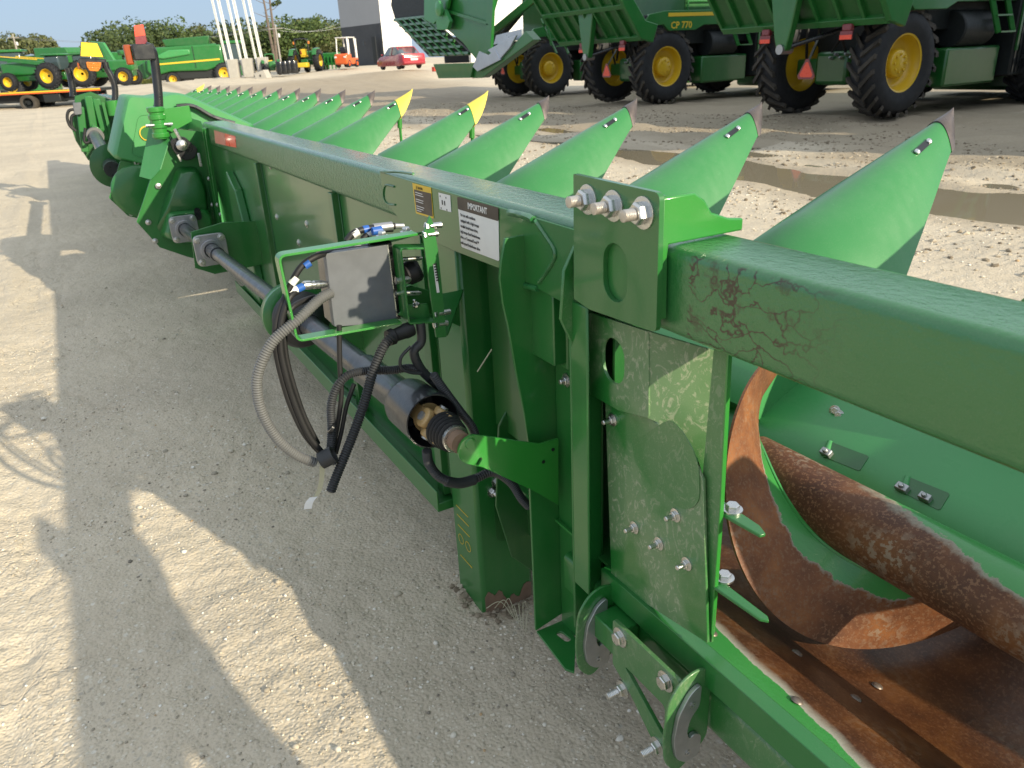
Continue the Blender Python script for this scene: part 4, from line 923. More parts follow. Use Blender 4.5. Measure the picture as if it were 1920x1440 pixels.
# hoses
def hose(name, pts, X, r, m, rib=0, dx=0, parent=None, seg=10, amp=.12):
    P = []
    for i, p in enumerate(pts):
        P.append(PX(p[:2], X+(p[2] if len(p) > 2 else 0)))
    return MB().tube(P, r, seg, rib, amp).build(name, m, parent or H, 60 if not rib else 50)
hose('corrugated_hose', [(622, 548, -.03), (598, 562, -.02), (560, 598), (512, 640), (487, 690), (482, 730), (492, 775), (520, 822), (556, 853), (592, 868)], XH+.03, .0105, 'loom_grey', .0052, amp=.09)
hose('hydraulic_hose', [(640, 470, -.06), (600, 478, -.01), (565, 500), (540, 545), (519, 600), (517, 650), (528, 705), (546, 762), (572, 815), (602, 850)], XH+.012, .0066, 'rubber')
hose('hydraulic_hose', [(560, 545, -.02), (543, 558), (528, 600), (526, 650), (537, 705), (556, 765), (580, 818), (607, 852)], XH+.02, .0066, 'rubber')
for (a, c, m_) in (((546, 533, -.0), (556, 520, 0), 'white'), ((571, 499, 0), (581, 492, 0), 'blue')):
    hose('hose_band', [a, ((a[0]+c[0])/2, (a[1]+c[1])/2, 0), c], XH+.014, .0078, m_)
b = MB(); a, c = PX((568, 535), XH+.0), PX((612, 533), XH-.01); d = c-a; b.lathe([(0, .0075), (.004, .009), (.016, .009), (.018, .007), (.022, .007), (.023, .0085), (d.length*.8, .0085), (d.length, .006)], a, d, 12); b.build('hose_fitting', 'zinc', H)
b = MB(); b.cyl(PX((540, 549), XH+.01), PX((556, 543), XH+.005), .0085, seg=12); b.build('hose_sleeve', 'white', H); b = MB(); b.cyl(PX((556, 543), XH+.005), PX((568, 537), XH+.0), .0078, seg=12); b.build('hose_sleeve', 'blue', H)
tops = [[(650, 452), (662, 438), (684, 430), (712, 426), (740, 424)], [(680, 449), (694, 436), (712, 430), (736, 429)]]
for T in tops: hose('hydraulic_hose', T, XH-.10, .0075, 'rubber')
for p, q_, m_ in (((661, 441), (672, 434), 'white'), ((681, 431), (691, 429), 'blue'), ((689, 440), (697, 434), 'white')): hose('hose_band', [p, ((p[0]+q_[0])/2, (p[1]+q_[1])/2-.3), q_], XH-.10, .0086, m_)
b = MB(); b.cyl(PX((700, 428), XH-.10), PX((735, 424), XH-.10), .010, seg=12); b.cyl(PX((735, 424), XH-.10), PX((757, 424), XH-.10), .006, seg=10); b.build('hose_coupling', 'cast_grey', H)
b = MB(); b.cyl(PX((698, 434), XH-.08), PX((716, 431), XH-.08), .009, seg=12); b.build('hose_coupling', 'blue', H)
b = MB(); b.lathe([(0, .017), (.012, .018), (.016, .014), (.04, .0155), (.044, .017), (.06, .016)], PX((728, 634), XH+.04), PX((770, 617), XH+.03)-PX((728, 634), XH+.04), 18); b.build('harness_plug', 'rubber', H)
hose('corrugated_harness', [(735, 630), (718, 652), (700, 695), (683, 755), (662, 815), (640, 870), (626, 905), (620, 922)], XH+.06, .0100, 'loom', .0056)
hose('cable_bundle', [(788, 605, -.0), (790, 640), (776, 660), (788, 690), (808, 712), (835, 735)], XH+.035, .0105, 'loom')
hose('corrugated_harness', [(800, 700), (770, 690), (735, 694), (690, 695), (655, 702), (632, 725), (621, 760), (622, 805), (620, 840)], XH+.03, .0088, 'loom', .0050)
hose('corrugated_harness', [(812, 702, .0), (838, 738), (862, 770), (885, 800), (893, 825), (884, 845)], XH+.10, .0092, 'loom', .0052)
hose('thin_cable', [(770, 650), (752, 670), (752, 688), (768, 698), (790, 700)], XH+.05, .0036, 'loom')
hose('thin_cable', [(636, 610), (637, 680), (640, 740), (632, 800), (622, 850)], XH+.02, .0055, 'rubber')
hose('thin_cable', [(664, 720), (650, 760), (640, 810), (630, 850)], XH+.02, .0050, 'rubber')
hose('corrugated_harness', [(800, 845, .02), (805, 870), (825, 895), (858, 905), (890, 898), (925, 885), (958, 905), (978, 935), (992, 950)], -1.38, .0100, 'loom', .0056)
hose('cable_bundle', [(836, 902), (862, 906), (890, 899)], -1.379, .0122, 'loom')
c = PX((612, 858), XH+.05); b = MB(); b.pipe(c+Vector((-.004, -.012, -.006)), (.2, .55, .25), .032, .019, .0135, 18); b.cyl(c+Vector((.014, .004, .006)), c+Vector((.014, .012, -.012)), .006, seg=10); b.build('hose_clamp', 'loom', H, 40, .001)
b = MB(); P = LX([(604, 874), (603, 900), (596, 925), (583, 940)], XH+.05); b.strip(catmull(P, 4), (.004, .010, 0), .0015); b.build('tie_strap', 'strap', H, 60)
b = MB(); P = LX([(588, 932), (580, 942), (577, 954)], XH+.05); b.strip(catmull(P, 4), (.006, .016, 0), .002); b.build('tag_end', 'white', H, 60)
b = MB(); b.tube([PX((895, 697), -1.36), PX((922, 655), -1.37)], .0014, 5, sub=0); b.build('broken_tie', 'strap', H)
hose('hydraulic_hose', [(612, 556, -.05), (580, 560, -.03), (545, 580), (534, 620), (536, 665), (548, 715), (570, 780), (596, 832)], XH-.004, .006, 'rubber')
for p in ((806, 706), (866, 776), (700, 694), (622, 800)):
    c = PX(p, XH+.034); MB().pipe(c+Vector((0, -.003, 0)), (.2, .7, -.6), .006, .0125, .0085, 14).build('cable_tie', 'black', H)

# ================================================================== second corn head, parked in line beyond the near one
HB = thing('corn_head', 'farther corn head in line, with the yellow reflector board on a black pole', 'corn head', (-10.4, .73, 0), 'corn heads parked in line on the gravel')
H2 = HB
for k in range(13):
    y_ = k in (0, 12); make_snout(H2, -5.69-ROW*k, 'tip_yellow' if y_ else 'tip', y_, first)
beam(MB(), -15.2, -5.75).build('top_tube', 'beam_paint', H2, 40)
b = MB(); b.prism([Vector((x, .752, z)) for x, z in ((-15.2, .30), (-5.75, .30), (-5.75, 1.065), (-15.2, 1.065))], (0, .006, 0)); b.build('back_sheet', 'panel_paint', H2, 0)
b = MB(); b.rings([[Vector((x, y, z)) for y, z in ((.757, .30), (.90, .30), (1.14, .30), (1.34, .42), (1.42, .60), (1.36, .62), (1.28, .46), (1.12, .36), (.90, .36), (.757, .36))] for x in (-15.2, -5.6)]); b.build('auger_trough', 'green_dark', H2, 40)
# moulded end hood
XB = -5.46
P = LX([(211, 297), (237, 178), (285, 182), (330, 173), (352, 178), (480, 235), (470, 262), (330, 240), (300, 320), (264, 310)], XB)
b = MB(); b.box((-5.9, .76, .30), (-5.40, 1.72, .95)); b.build('end_divider', 'green', H2, 30, .06)
b = MB(); oo = rounded(P, .03, 4); b.rings([[p+Vector((-.55, 0, 0)) for p in oo], [p+Vector((-.03, 0, 0)) for p in oo], [p.lerp(sum(oo, Vector())/len(oo), .06) for p in oo]][::1]); hood = b.build('end_hood', 'hood', H2, 45)
k = LX([(246, 290), (259, 217), (290, 214), (290, 300)], XB+.004); o1 = rounded(k, .03, 4); b = MB(); cen = sum(o1, Vector())/len(o1)
b.rings([o1, [p.lerp(cen, .10)+Vector((-.02, 0, 0)) for p in o1]], False, True); b.build('hood_recess', 'hood', hood, 30)
em = MB(); em.lathe([(0, .045), (.002, .045)], PX((276, 250), XB+.008), (1, 0, 0), 24); eo = em.build('emblem', 'ink_yellow', hood)
MB().lathe([(0, .038), (.002, .038)], PX((276, 250), XB+.0105), (1, 0, 0), 24).build('emblem_field', 'green', eo)
b = MB(); b.tube(LX([(331, 200), (362, 200), (400, 220), (440, 232)], XB+.03), .016, 8); b.build('hood_slot_strip', 'black', hood)  # dark slot under the hood rim, drawn as a black tube
b = MB(); b.prism(rounded(LX([(226, 300), (204, 371), (240, 405), (262, 410), (300, 400), (300, 318)], XB-.02), .01), (-.01, 0, 0)); ep = b.build('end_panel', 'green', H2, 30)
c = PX((262, 358), XB-.02); MB().lathe([(0, .165), (.012, .163), (.022, .14), (.028, .09), (.03, .001)], c, (1, 0, 0), 36).build('bearing_dome', 'green', ep, 60)
for p in ((256, 305), (238, 322), (222, 341), (217, 364), (219, 369), (229, 385), (246, 400)):
    MB().pipe(PX(p, XB-.019), (1, 0, 0), .006, .016, .008, 14).build('bolt', 'zinc', ep)
# drive shaft and flange near its end
b = MB(); b.cyl(PX((178, 254), -9.6), PX((211, 318), -6.2), .055, seg=18); b.build('drive_shaft', 'black_metal', H2)
b = MB(); b.lathe([(0, .06), (0, .15), (.05, .155), (.06, .10)], PX((211, 310), -6.5), (1, .05, 0), 28); b.build('shaft_flange', 'green_dark', H2)
b = MB(); b.pipe(PX((178, 254), -9.7), (1, 0, 0), .1, .085, .05, 20); b.build('shaft_collar', 'loom_grey', H2)
# centre frame seen end on
b = MB(); b.prism(LX([(140, 180), (170, 172), (216, 190), (245, 262), (240, 340), (205, 322), (165, 300), (142, 264), (133, 236), (140, 208)], -10.5), (-.03, 0, 0)); b.build('center_post', 'green_dark', H2, 30, .01)
for k, (pa, pb2) in enumerate((((165, 180), (180, 262)), ((180, 185), (200, 262)), ((150, 200), (160, 285)))):
    b = MB(); b.bar(PX(pa, -10.40), PX(pb2, -10.40), .06, .08); b.build('post_rib', 'green', H2, 30, .01)
b = MB(); b.bar(PX((193, 192), -10.3), PX((208, 256), -10.3), .02, .03); b.build('edge_strip', 'green_clean', H2, 30)
b = MB(); b.bar(PX((172, 236), -10.3), PX((192, 246), -10.3), .09, .04); b.build('shaft_storage_arm', 'green', H2, 30, .01)
b = MB(); b.prism(LX([(137, 193), (152, 192), (154, 214), (139, 216)], -10.3), (-.1, 0, 0)); b.build('coupler_box', 'face_grey', H2, 30, .005)
for T in ([(138, 205), (129, 208), (126, 220), (130, 234), (137, 242)], [(141, 214), (134, 220), (135, 236), (142, 246)], [(160, 240), (158, 262), (162, 268), (170, 262), (172, 245)]):
    MB().tube(LX(T, -10.25), .016, 8).build('hydraulic_hose', 'rubber', H2, 60)
b = MB(); b.tube(LX([(137, 181), (136, 165), (131, 140), (127, 128)], -10.6), .035, 10); b.build('light_pole', 'black', H2, 60)
c = PX((214, 204), -10.3); b = MB(); b.cyl(c+Vector((0, 0, -.07)), c+Vector((0, 0, .09)), .075, seg=16); b.bar(c, c+Vector((0, .2, 0)), .05, .1); b.build('pole_clamp', 'green_bright', H2, 40)
b = MB(); b.tube(LX([(214, 200), (216, 175), (214, 158), (208, 142), (200, 128), (197, 116)], -10.3), .034, 12); po = b.build('light_pole', 'black', H2, 60)
b = MB(); b.prism(rounded(LX([(146, 108), (200, 111), (198, 124), (188, 133), (155, 130), (148, 122)], -10.3), .02), (-.12, 0, 0)); b.build('lamp_bracket', 'black', po, 30, .01)
b = MB(); b.prism(rounded(LX([(161, 116), (190, 117), (188, 128), (184, 134), (168, 133), (163, 126)], -10.29), .012), (.02, 0, 0)); ln = b.build('amber_lamp', 'amber', po, 30, .006)
for i in range(5):
    for j in range(3): MB().ico(PX((167+i*4.4, 119+j*4.5), -10.268), .009).build('lens_facet', 'amber', ln, 60)
b = MB(); b.prism(LX([(144.5, 117), (148, 119), (149, 130), (146, 127)], -10.28), (-.1, 0, 0)); b.build('amber_lamp', 'amber_dark', po, 30)
rq = LX([(151, 78), (183, 80.5), (195, 108), (150, 106)], -10.3)
b = MB(); b.prism(rq, (-.02, 0, 0)); bd = b.build('reflector_board', 'black', po, 30); cen = sum(rq, Vector())/4
b = MB(); b.prism([p.lerp(cen, .07)+Vector((.001, 0, 0)) for p in rq], (.003, 0, 0)); b.build('reflector_face', 'reflect_yellow', bd, 0)

# ================================================================== cotton pickers behind the puddle
def wheel(parent, c, r, w, d, lug=True, rimr=.52, muddy=True, hub=True, rim='rim', tw='tyre'):
    """wheel with its tyre, lugs and dished rim; d = outward axle direction"""
    c, d = Vector(c), Vector(d).normalized(); h = w/2
    b = MB(); b.lathe([(-h*.85, r*rimr), (-h, r*.66), (-h*.98, r*.84), (-h*.72, r*.915), (-h*.3, r*.925), (h*.3, r*.925), (h*.72, r*.915), (h*.98, r*.84), (h, r*.66), (h*.85, r*rimr)], c, d, 44, False, False)
    wh = b.build('wheel', tw, parent, 50)
    if lug:
        a = d.orthogonal().normalized(); e = d.cross(a); n = 22; lg = MB()
        for i in range(n):
            for sd in (-1, 1):
                t0 = 2*PI*(i+(.5 if sd > 0 else 0))/n; t1 = t0+2*PI/n*.95
                def pt(t, x, rr): return c+d*x+(a*math.cos(t)+e*math.sin(t))*rr
                q = []
                for (t, x) in ((t0, sd*h*1.0), (t1, sd*h*.04)):
                    dt = 2*PI/n*.30
                    for tt in (t, t+dt): q += [pt(tt, x, r*.88), pt(tt, x, r*1.0 if abs(x) < h*.5 else r*.965)]
                lg.add(q, [(0, 1, 3, 2), (4, 6, 7, 5), (1, 5, 7, 3), (0, 4, 5, 1), (2, 3, 7, 6)])
        lo = lg.build('tread_lugs', 'tyre_mud' if muddy else 'tyre', wh, 0); lo['kind'] = 'stuff'
    b = MB(); b.lathe([(h*.80, r*rimr*.94), (h*.86, r*rimr*1.02), (h*.80, r*rimr), (h*.35, r*rimr*.90), (h*.05, r*rimr*.86), (-.02, r*rimr*.75), (-.02, r*.10)], c, d, 40, False, False)
    b.lathe([(-h*.80, r*rimr*.94), (-h*.86, r*rimr*1.02), (-h*.80, r*rimr), (-h*.35, r*rimr*.90), (-.03, r*rimr*.8), (-.03, r*.1)][::-1], c, d, 40, False, False)
    rm = b.build('wheel_rim', rim, wh, 50)
    if hub:
        b = MB(); b.lathe([(-.02, r*.255), (h*.45, r*.25), (h*.55, r*.22), (h*.56, .001)], c, d, 26); hb = b.build('wheel_hub', rim, wh, 50)
        for i in range(8):
            a = d.orthogonal().normalized(); e = d.cross(a); t = 2*PI*i/8
            MB().hexnut(c+d*h*.555+(a*math.cos(t)+e*math.sin(t))*r*.16, d, .025, .025).build('lug_nut', rim, wh)
    return wh
def smv(parent, c, s=.36):
    c = Vector(c); T = [Vector((math.sin(a), -.02, math.cos(a))) for a in (0, 2*PI/3, 4*PI/3)]; pl = []
    for i, p in enumerate(T):
        q1, q2 = T[i-1], T[(i+1) % 3]; pl += [p.lerp(q1, .14), p.lerp(q2, .14)]
    b = MB(); b.prism([c+p*s*.62 for p in pl], (0, .01, 0)); o = b.build('slow_vehicle_triangle', 'red_dark', parent, 0)
    b = MB(); b.prism([c+p*s*.46+Vector((0, -.004, 0)) for p in pl], (0, .003, 0)); b.build('triangle_center', 'red', o, 0)
    return o
def picker(cx, cy, label, full=True, letter=True):
    K = thing('cotton_picker', label, 'cotton picker', (cx, cy, 0), 'cotton pickers parked side by side')
    O = Vector((cx, cy, 0))
    def V(x, y, z): return O+Vector((x, y, z))
    def bx(name, a, c, m='green', bev=.02): b = MB(); b.box(V(*a), V(*c)); return b.build(name, m, K, 30, bev)
    for s_ in (-1, 1): wheel(K, V(s_*1.18, 0, 1.0), 1.0, .56, (s_, 0, 0))
    for s_ in (-1, 1): wheel(K, V(s_*1.55, 4.5, 1.0), 1.0, .62, (s_, 0, 0), muddy=False)
    bx('rear_axle', (-.95, -.2, .78), (.95, .2, 1.12), 'green_dark', .04); bx('axle_housing', (-.38, -.32, .62), (.42, .3, 1.25), 'green_dark', .08)
    for k, (a, c) in enumerate((((-.5, -.3, 1.2), (-.2, -.5, 1.8)), ((.0, -.3, 1.25), (.35, -.5, 1.8)), ((.3, -.25, 1.2), (.1, -.45, 1.75)), ((-.7, -.2, 1.1), (-.55, -.4, 1.8)))):
        b = MB(); b.tube([V(*a), V((a[0]+c[0])/2+.08, -.42, 1.5), V(*c)], .03, 7); b.build('axle_hose', 'rubber', K)
    for k in range(5): b = MB(); b.lathe([(0, .03), (.08, .03), (.1, .02)], V(.05+.12*k, -.33, 1.12+.06*(k % 2)), (0, -1, .3), 8); b.build('hydraulic_port', 'zinc_dull', K)
    bx('chassis', (-.9, .35, 1.0), (.9, 7.0, 1.9), 'dark'); bx('under_frame', (-1.2, .8, 1.55), (1.2, 6.6, 2.15), 'dark')
    bx('fuel_tank', (.95, 1.25, .50), (1.45, 3.0, 1.22), 'green_dark', .05); b = MB(); b.lathe([(0, .34), (1.0, .34)], V(1.25, 1.5, 1.55), (0, 1, 0), 24); b.build('air_cleaner', 'dark', K, 40, .03)
    gr = bx('grille', (1.0, 3.15, .62), (1.62, 6.4, 3.1), 'dark', .03)
    for k in range(26): b = MB(); b.box(V(1.625, 3.22+k*.12, .68), V(1.64, 3.25+k*.12, 3.05)); b.build('grille_bar', 'black', gr, 0)
    bx('body', (-1.55, .6, 2.15), (1.40, 7.2, 4.6), 'green_dark', .05)
    b = MB(); b.prism([V(1.42, y, z) for y, z in ((-1.25, 1.75), (-.75, 2.32), (-.2, 2.40), (6.2, 2.40), (6.2, 2.02), (1.2, 2.02), (.9, 1.90), (-.05, 1.90), (-.25, 2.06), (-.65, 2.02), (-1.1, 1.72))], (.10, 0, 0)); b.build('side_panel', 'green', K, 30, .015)
    b = MB(); b.box(V(1.521, -.1, 2.25), V(1.53, 6.1, 2.34)); b.build('yellow_stripe', 'ink_yellow', K, 0)
    if letter: text('lettering', 'CP 770', .24, V(1.523, 0.0, 1.955), (0, 1, 0), (0, 0, 1), 'ink_yellow', K, sx=1.05, bold=.004)
    bx('picking_head', (-1.95, 6.0, .15), (1.95, 7.8, 2.5), 'green_dark', .1); bx('belly_pan', (-.85, 1.2, .55), (.85, 6.0, 1.0), 'dark', .05)
    # gallery rail and ladder
    for y in (.6, 2.0, 3.4, 4.8, 6.0): b = MB(); b.cyl(V(1.5, y, 2.38), V(1.5, y, 3.4), .022, seg=8); b.build('rail_post', 'green', K)
    for z in (2.62, 3.0, 3.4): b = MB(); b.cyl(V(1.5, .6, z), V(1.5, 6.0, z), .02, seg=8); b.build('rail', 'green', K)
    for y in (2.35, 2.85): b = MB(); b.bar(V(1.72, y, 1.45), V(1.55, y-.55, 2.7), .05, .10); b.build('ladder_rail', 'green', K, 30, .005)
    for k in range(5): t = k/4; b = MB(); b.bar(V(1.72-.17*t, 2.35-.55*t, 1.46+1.2*t), V(1.72-.17*t, 2.85-.55*t, 1.46+1.2*t), .12, .03); b.build('ladder_rung', 'green', K, 30)
    for y, z in ((3.2, 1.1), (3.2, 2.0)): b = MB(); b.box(V(1.6, y, z), V(1.66, y+.06, z+1.2)); b.build('access_post', 'green_dark', K, 0)
    if full:
        # module cradle hinged behind the axle: a ribbed sheet
        N_ = Vector((0, -1.7, 2.2)).normalized(); lo, hi = V(-2.05, -1.25, 1.78), V(-2.05, -2.9, 4.0); ex = Vector((4.0, 0, 0)); up = hi-lo; nb = Vector((0, up.z, -up.y)).normalized()*-1
        b = MB(); b.prism([lo, lo+ex, hi+ex, hi], nb*-.03); cr = b.build('cradle_sheet', 'green_dark', K, 30)
        for k in range(9): p = lo+ex*(k/8)+nb*.03; b = MB(); b.bar(p, p+up, .07, .09, nb); b.build('cradle_rib', 'green', cr, 30, .01)
        for t in (.0, .34, .68): p = lo+up*t+nb*.04; b = MB(); b.bar(p, p+ex, .13, .10, nb); b.build('cradle_rail', 'green', cr, 30, .01)
        b = MB(); b.prism([V(1.96, y, z) for y, z in ((-1.05, 1.62), (-1.45, 1.72), (-2.2, 2.75), (-2.0, 3.0), (-1.3, 2.15), (-.9, 2.05))], (.12, 0, 0)); b.build('cradle_bracket', 'green', K, 30, .02)
        for k in range(3): b = MB(); c = V(2.02, -1.47-.10*k, 1.90+.14*k); b.obox(c, (.055, 0, 0), (0, -.06, .085), (0, .006, .004)); b.build('warning_decal', 'white', K, 0)
        b = MB(); b.prism(rounded([V(x, -1.75, z) for x, z in ((-.62, 3.6), (.55, 3.6), (.18, 1.62), (.10, 1.32), (.0, 1.24), (-.10, 1.30), (-.20, 1.55))], .06), (0, .16, 0)); b.build('lift_fin', 'green', K, 30, .02)
        b = MB(); b.cyl(V(0, -1.8, 1.34), V(0, -1.5, 1.34), .09, seg=14); b.build('fin_pivot', 'zinc_dull', K); b = MB(); b.cyl(V(.02, -1.65, 1.36), V(.85, -.5, 1.75), .045, seg=10); b.build('lift_link', 'black', K)
        for x in (-.80, 1.12):
            b = MB(); b.box(V(x-.10, -1.36, 1.60), V(x+.10, -1.26, 1.72)); b.build('tail_lamp', 'red_dark', K, 30, .02)
            b = MB(); b.box(V(x-.13, -1.35, 1.46), V(x+.13, -1.33, 1.60)); rb = b.build('reflector_board', 'red_dark', K, 0)
            b = MB(); b.box(V(x-.13, -1.356, 1.46), V(x+.13, -1.351, 1.535)); b.build('reflector_face', 'red', rb, 0)
        smv(K, V(.10, -1.1, .92), .46); b = MB(); b.cyl(V(.08, -1.08, 1.05), V(-.12, -.6, 1.5), .02, seg=8); b.build('triangle_bracket', 'zinc_dull', K)
        b = MB(); b.box(V(-1.5, -1.25, 1.72), V(1.5, -.6, 2.3)); b.build('rear_frame', 'dark', K, 0, .03)
    return K, V
PC, _ = picker(-11.30, 14.15, 'rightmost cotton picker with the orange triangle between its muddy rear wheels', True, False)
PD_, _ = picker(-3.2, 14.0, 'unseen cotton picker added beyond the right edge to shade the rightmost one in view', True, False)  # added out of view so that its shadow covers the next picker
PB, _ = picker(-19.25, 15.15, 'middle cotton picker with CP 770 on its side and a muddy rear wheel')
PA, VA = picker(-26.9, 16.2, 'leftmost cotton picker with its round bale chamber and steel ramp hanging behind', False, False)
def ap(name, pts, Y, dy, m, bev=.01): b = MB(); b.prism(LY(pts, Y), (0, dy, 0)); return b.build(name, m, PA, 30, bev)
ap('chamber_side', [(800, -30), (935, -30), (921, 20), (917, 118), (893, 112), (868, 80), (838, 55), (796, 48)], 13.2, .15, 'green')
ap('chamber_rib', [(914, -30), (926, -30), (919, 100), (909, 100)], 13.1, .1, 'green_clean')
ap('chamber_rib', [(838, 18), (915, 42), (915, 48), (838, 24)], 13.1, .1, 'green_clean')
ap('bright_gusset', [(795, -20), (845, -20), (838, 16), (812, 45), (795, 36)], 13.0, .12, 'green_bright')
ap('drive_cover', [(816, 15), (833, 18), (843, 40), (838, 56), (820, 56), (817, 40), (823, 28)], 12.9, .14, 'hood')
c = PY((826, 16), 12.85); MB().lathe([(0, .26), (.1, .25), (.13, .16), (.16, .001)], c, (0, -1, 0), 26).build('drive_hub', 'hood', PA)
ps = LY([(733, 10), (737, -30), (800, -30), (796, 48), (768, 62), (742, 40)], 13.3); b = MB(); b.prism(ps, (0, 2.2, .3)); b.build('chamber_floor', 'dark', PA, 30)
for k in range(7):
    t = k/6; a = PY((740, 38), 13.25).lerp(PY((806, 103), 13.25), t); c = PY((798, 32), 13.25).lerp(PY((880, 100), 13.25), t)
    b = MB(); b.bar(a, c, .10, .12, (0, -1, .4)); b.build('belt_slat', 'green_dark', PA, 30, .01)
ap('belt_floor', [(738, 36), (800, 30), (882, 100), (804, 106)], 13.36, .1, 'dark')
for k in range(5): t = (k+.5)/5; a = PY((740, 38), 13.2).lerp(PY((798, 32), 13.2), t); c = PY((806, 105), 13.2).lerp(PY((878, 102), 13.2), t); b = MB(); b.bar(a, c, .06, .10, (0, -1, 0)); b.build('belt_rail', 'green', PA, 30, .01)
ap('ramp_lip', [(812, 120), (888, 118), (882, 146), (822, 147)], 12.9, .1, 'green_clean')
ap('ramp_frame', [(885, 147), (904, 146), (1000, 75), (985, 58), (940, 110), (890, 120)], 13.0, .3, 'green', .02)
ap('ramp_sheet', [(886, 125), (898, 96), (915, 104), (928, 92), (938, 112), (895, 134)], 12.9, .06, 'steel_sheet')
ap('ramp_sheet', [(914, 94), (952, 72), (968, 66), (955, 90), (936, 112)], 12.92, .06, 'steel_sheet')
ap('ramp_sheet', [(930, 66), (978, 54), (978, 74), (925, 84)], 13.1, .06, 'steel_sheet')
b = MB(); b.bar(PY((925, 60), 14.2), PY((1010, -10), 14.2), .12, .25); b.build('lift_arm', 'green', PA, 30, .02)
b = MB(); b.bar(PY((922, 85), 14.6), PY((975, 20), 14.6), .25, .25); b.build('lift_cylinder', 'black', PA, 30, .04)
for x in (-2.6, -.5):
    b = MB(); b.box(VA(x-.12, -2.9, 1.05), VA(x+.12, -2.85, 1.22)); b.build('reflector_board', 'red', PA, 0)
b = MB(); b.bar(PY((1022, 20), 15.0), PY((1034, 85), 15.0), .06, .06); b.build('rail_post', 'green', PA, 30)
for k in range(4): b = MB(); b.bar(PY((1020+8*k, 45+14*k), 15.3), PY((1042+8*k, 43+14*k), 15.3), .10, .04); b.build('ladder_rung', 'green', PA, 30)
for o_ in ((1014, 36), (1036, 36)): b = MB(); b.bar(PY(o_, 15.3), PY((o_[0]+30, 100), 15.3), .05, .06); b.build('ladder_rail', 'green', PA, 30)
smv(PA, VA(-.25, -1.1, .95))

# ================================================================== yard behind
HF = Vector((_h.x, _h.y, 0)).normalized(); HR = Vector((_r.x, _r.y, 0)).normalized()   # level view heading and its right
def place(p, D, fwd, rt):
    """local frame standing where the photo shows its base; y points along heading (fwd, right) of the view"""
    o = PD(p, D); y = (HF*fwd+HR*rt).normalized(); x = y.cross(Vector((0, 0, 1)))
    return Matrix(((x.x, y.x, 0, o.x), (x.y, y.y, 0, o.y), (x.z, y.z, 1, o.z), (0, 0, 0, 1))), o
class Local:
    def __init__(s, name, label, cat, p, D, fwd, rt, group=None):
        s.T, s.o = place(p, D, fwd, rt); s.root = thing(name, label, cat, s.o, group)
    def mb(s): return MB(s.T)
    def box(s, name, a, c, m, bev=.03, parent=None): b = s.mb(); b.box(a, c); return b.build(name, m, parent or s.root, 30, bev)
    def prism(s, name, pts, ext, m, bev=.03, parent=None): b = s.mb(); b.prism(pts, ext); return b.build(name, m, parent or s.root, 30, bev)
    def cyl(s, name, a, c, r, m, seg=16, parent=None): b = s.mb(); b.cyl(a, c, r, seg=seg); return b.build(name, m, parent or s.root, 50)
    def pt(s, x, y, z): return s.T @ Vector((x, y, z))
    def dir(s, x, y, z): return s.T.to_3x3() @ Vector((x, y, z))
    def wheel(s, x, y, r, w, sd, **k): return wheel(s.root, s.pt(x, y, r), r, w, s.dir(sd, 0, 0), muddy=False, hub=False, **k)

# ---- workshop building
M['wall_grey'] = simple('light_grey_cladding', (.34, .345, .36), .6, var=.05, vscale=.4); M['wall_dark'] = simple('charcoal_block', (.062, .066, .074), .8, var=.12, vscale=.6)
M['wall_white'] = simple('white_cladding', (.80, .79, .76), .6, var=.03, vscale=.4)
BD = thing('workshop_building', 'tall grey and white workshop with a charcoal base behind the red car', 'building', PD((722, 118), 78))
c0 = PD((722, 118), 78); cl_ = PD((648, 126), 84); cl_.z = c0.z-.6; c0.z -= .6; cr_ = c0+(HR*.80+HF*.62).normalized()*26
dl = (cl_-c0); bk = (cr_-c0)
def wall(name, a, d, z0, z1, m, t=.3, off=0):
    nrm = Vector((d.y, -d.x, 0)).normalized(); b = MB(); p = a+nrm*off
    b.prism([p+Vector((0, 0, z0)), p+d+Vector((0, 0, z0)), p+d+Vector((0, 0, z1)), p+Vector((0, 0, z1))], nrm*t); return b.build(name, m, BD, 0)
wall('base_wall', c0, dl, 0, 4.3, 'wall_dark', .5); wall('upper_wall', c0, dl, 4.3, 11, 'wall_grey', .52)
wall('end_wall', c0, bk*.13, 0, 11, 'wall_white', -.4); wall('end_wall', c0+bk*.13, bk*.87, 3.0, 11, 'wall_white', -.4); wall('end_wall', c0+bk*.42, bk*.58, 0, 3.0, 'wall_white', -.4)
b = MB(); b.prism([cl_+bk+Vector((0, 0, 11)), cl_+Vector((0, 0, 11)), c0+Vector((0, 0, 11)), cr_+Vector((0, 0, 11))], (0, 0, .3)); b.build('roof', 'wall_grey', BD, 0)
p = c0+dl.normalized()*.45; n_ = Vector((dl.y, -dl.x, 0)).normalized(); sg = 1 if n_.dot(CAM-c0) > 0 else -1
b = MB(); b.prism([p+n_*sg*.54+Vector((0, 0, .6)), p+dl.normalized()*.75+n_*sg*.54+Vector((0, 0, .6)), p+dl.normalized()*.75+n_*sg*.54+Vector((0, 0, 3.1)), p+n_*sg*.54+Vector((0, 0, 3.1))], n_*sg*.05); b.build('door', 'dark', BD, 0)
p = c0+dl.normalized()*2.6+n_*sg*.54; b = MB(); b.prism([p+Vector((0, 0, 2.4)), p+dl.normalized()*.4+Vector((0, 0, 2.4)), p+dl.normalized()*.4+Vector((0, 0, 2.75)), p+Vector((0, 0, 2.75))], n_*sg*.1); b.build('wall_vent', 'black', BD, 0)
b = MB(); bi = c0+bk*.45-dl.normalized()*-6; b.prism([bi, bi+bk*.4, bi+bk*.4+Vector((0, 0, 3)), bi+Vector((0, 0, 3))], dl.normalized()*.2); b.build('back_wall', 'wall_dark', BD, 0)

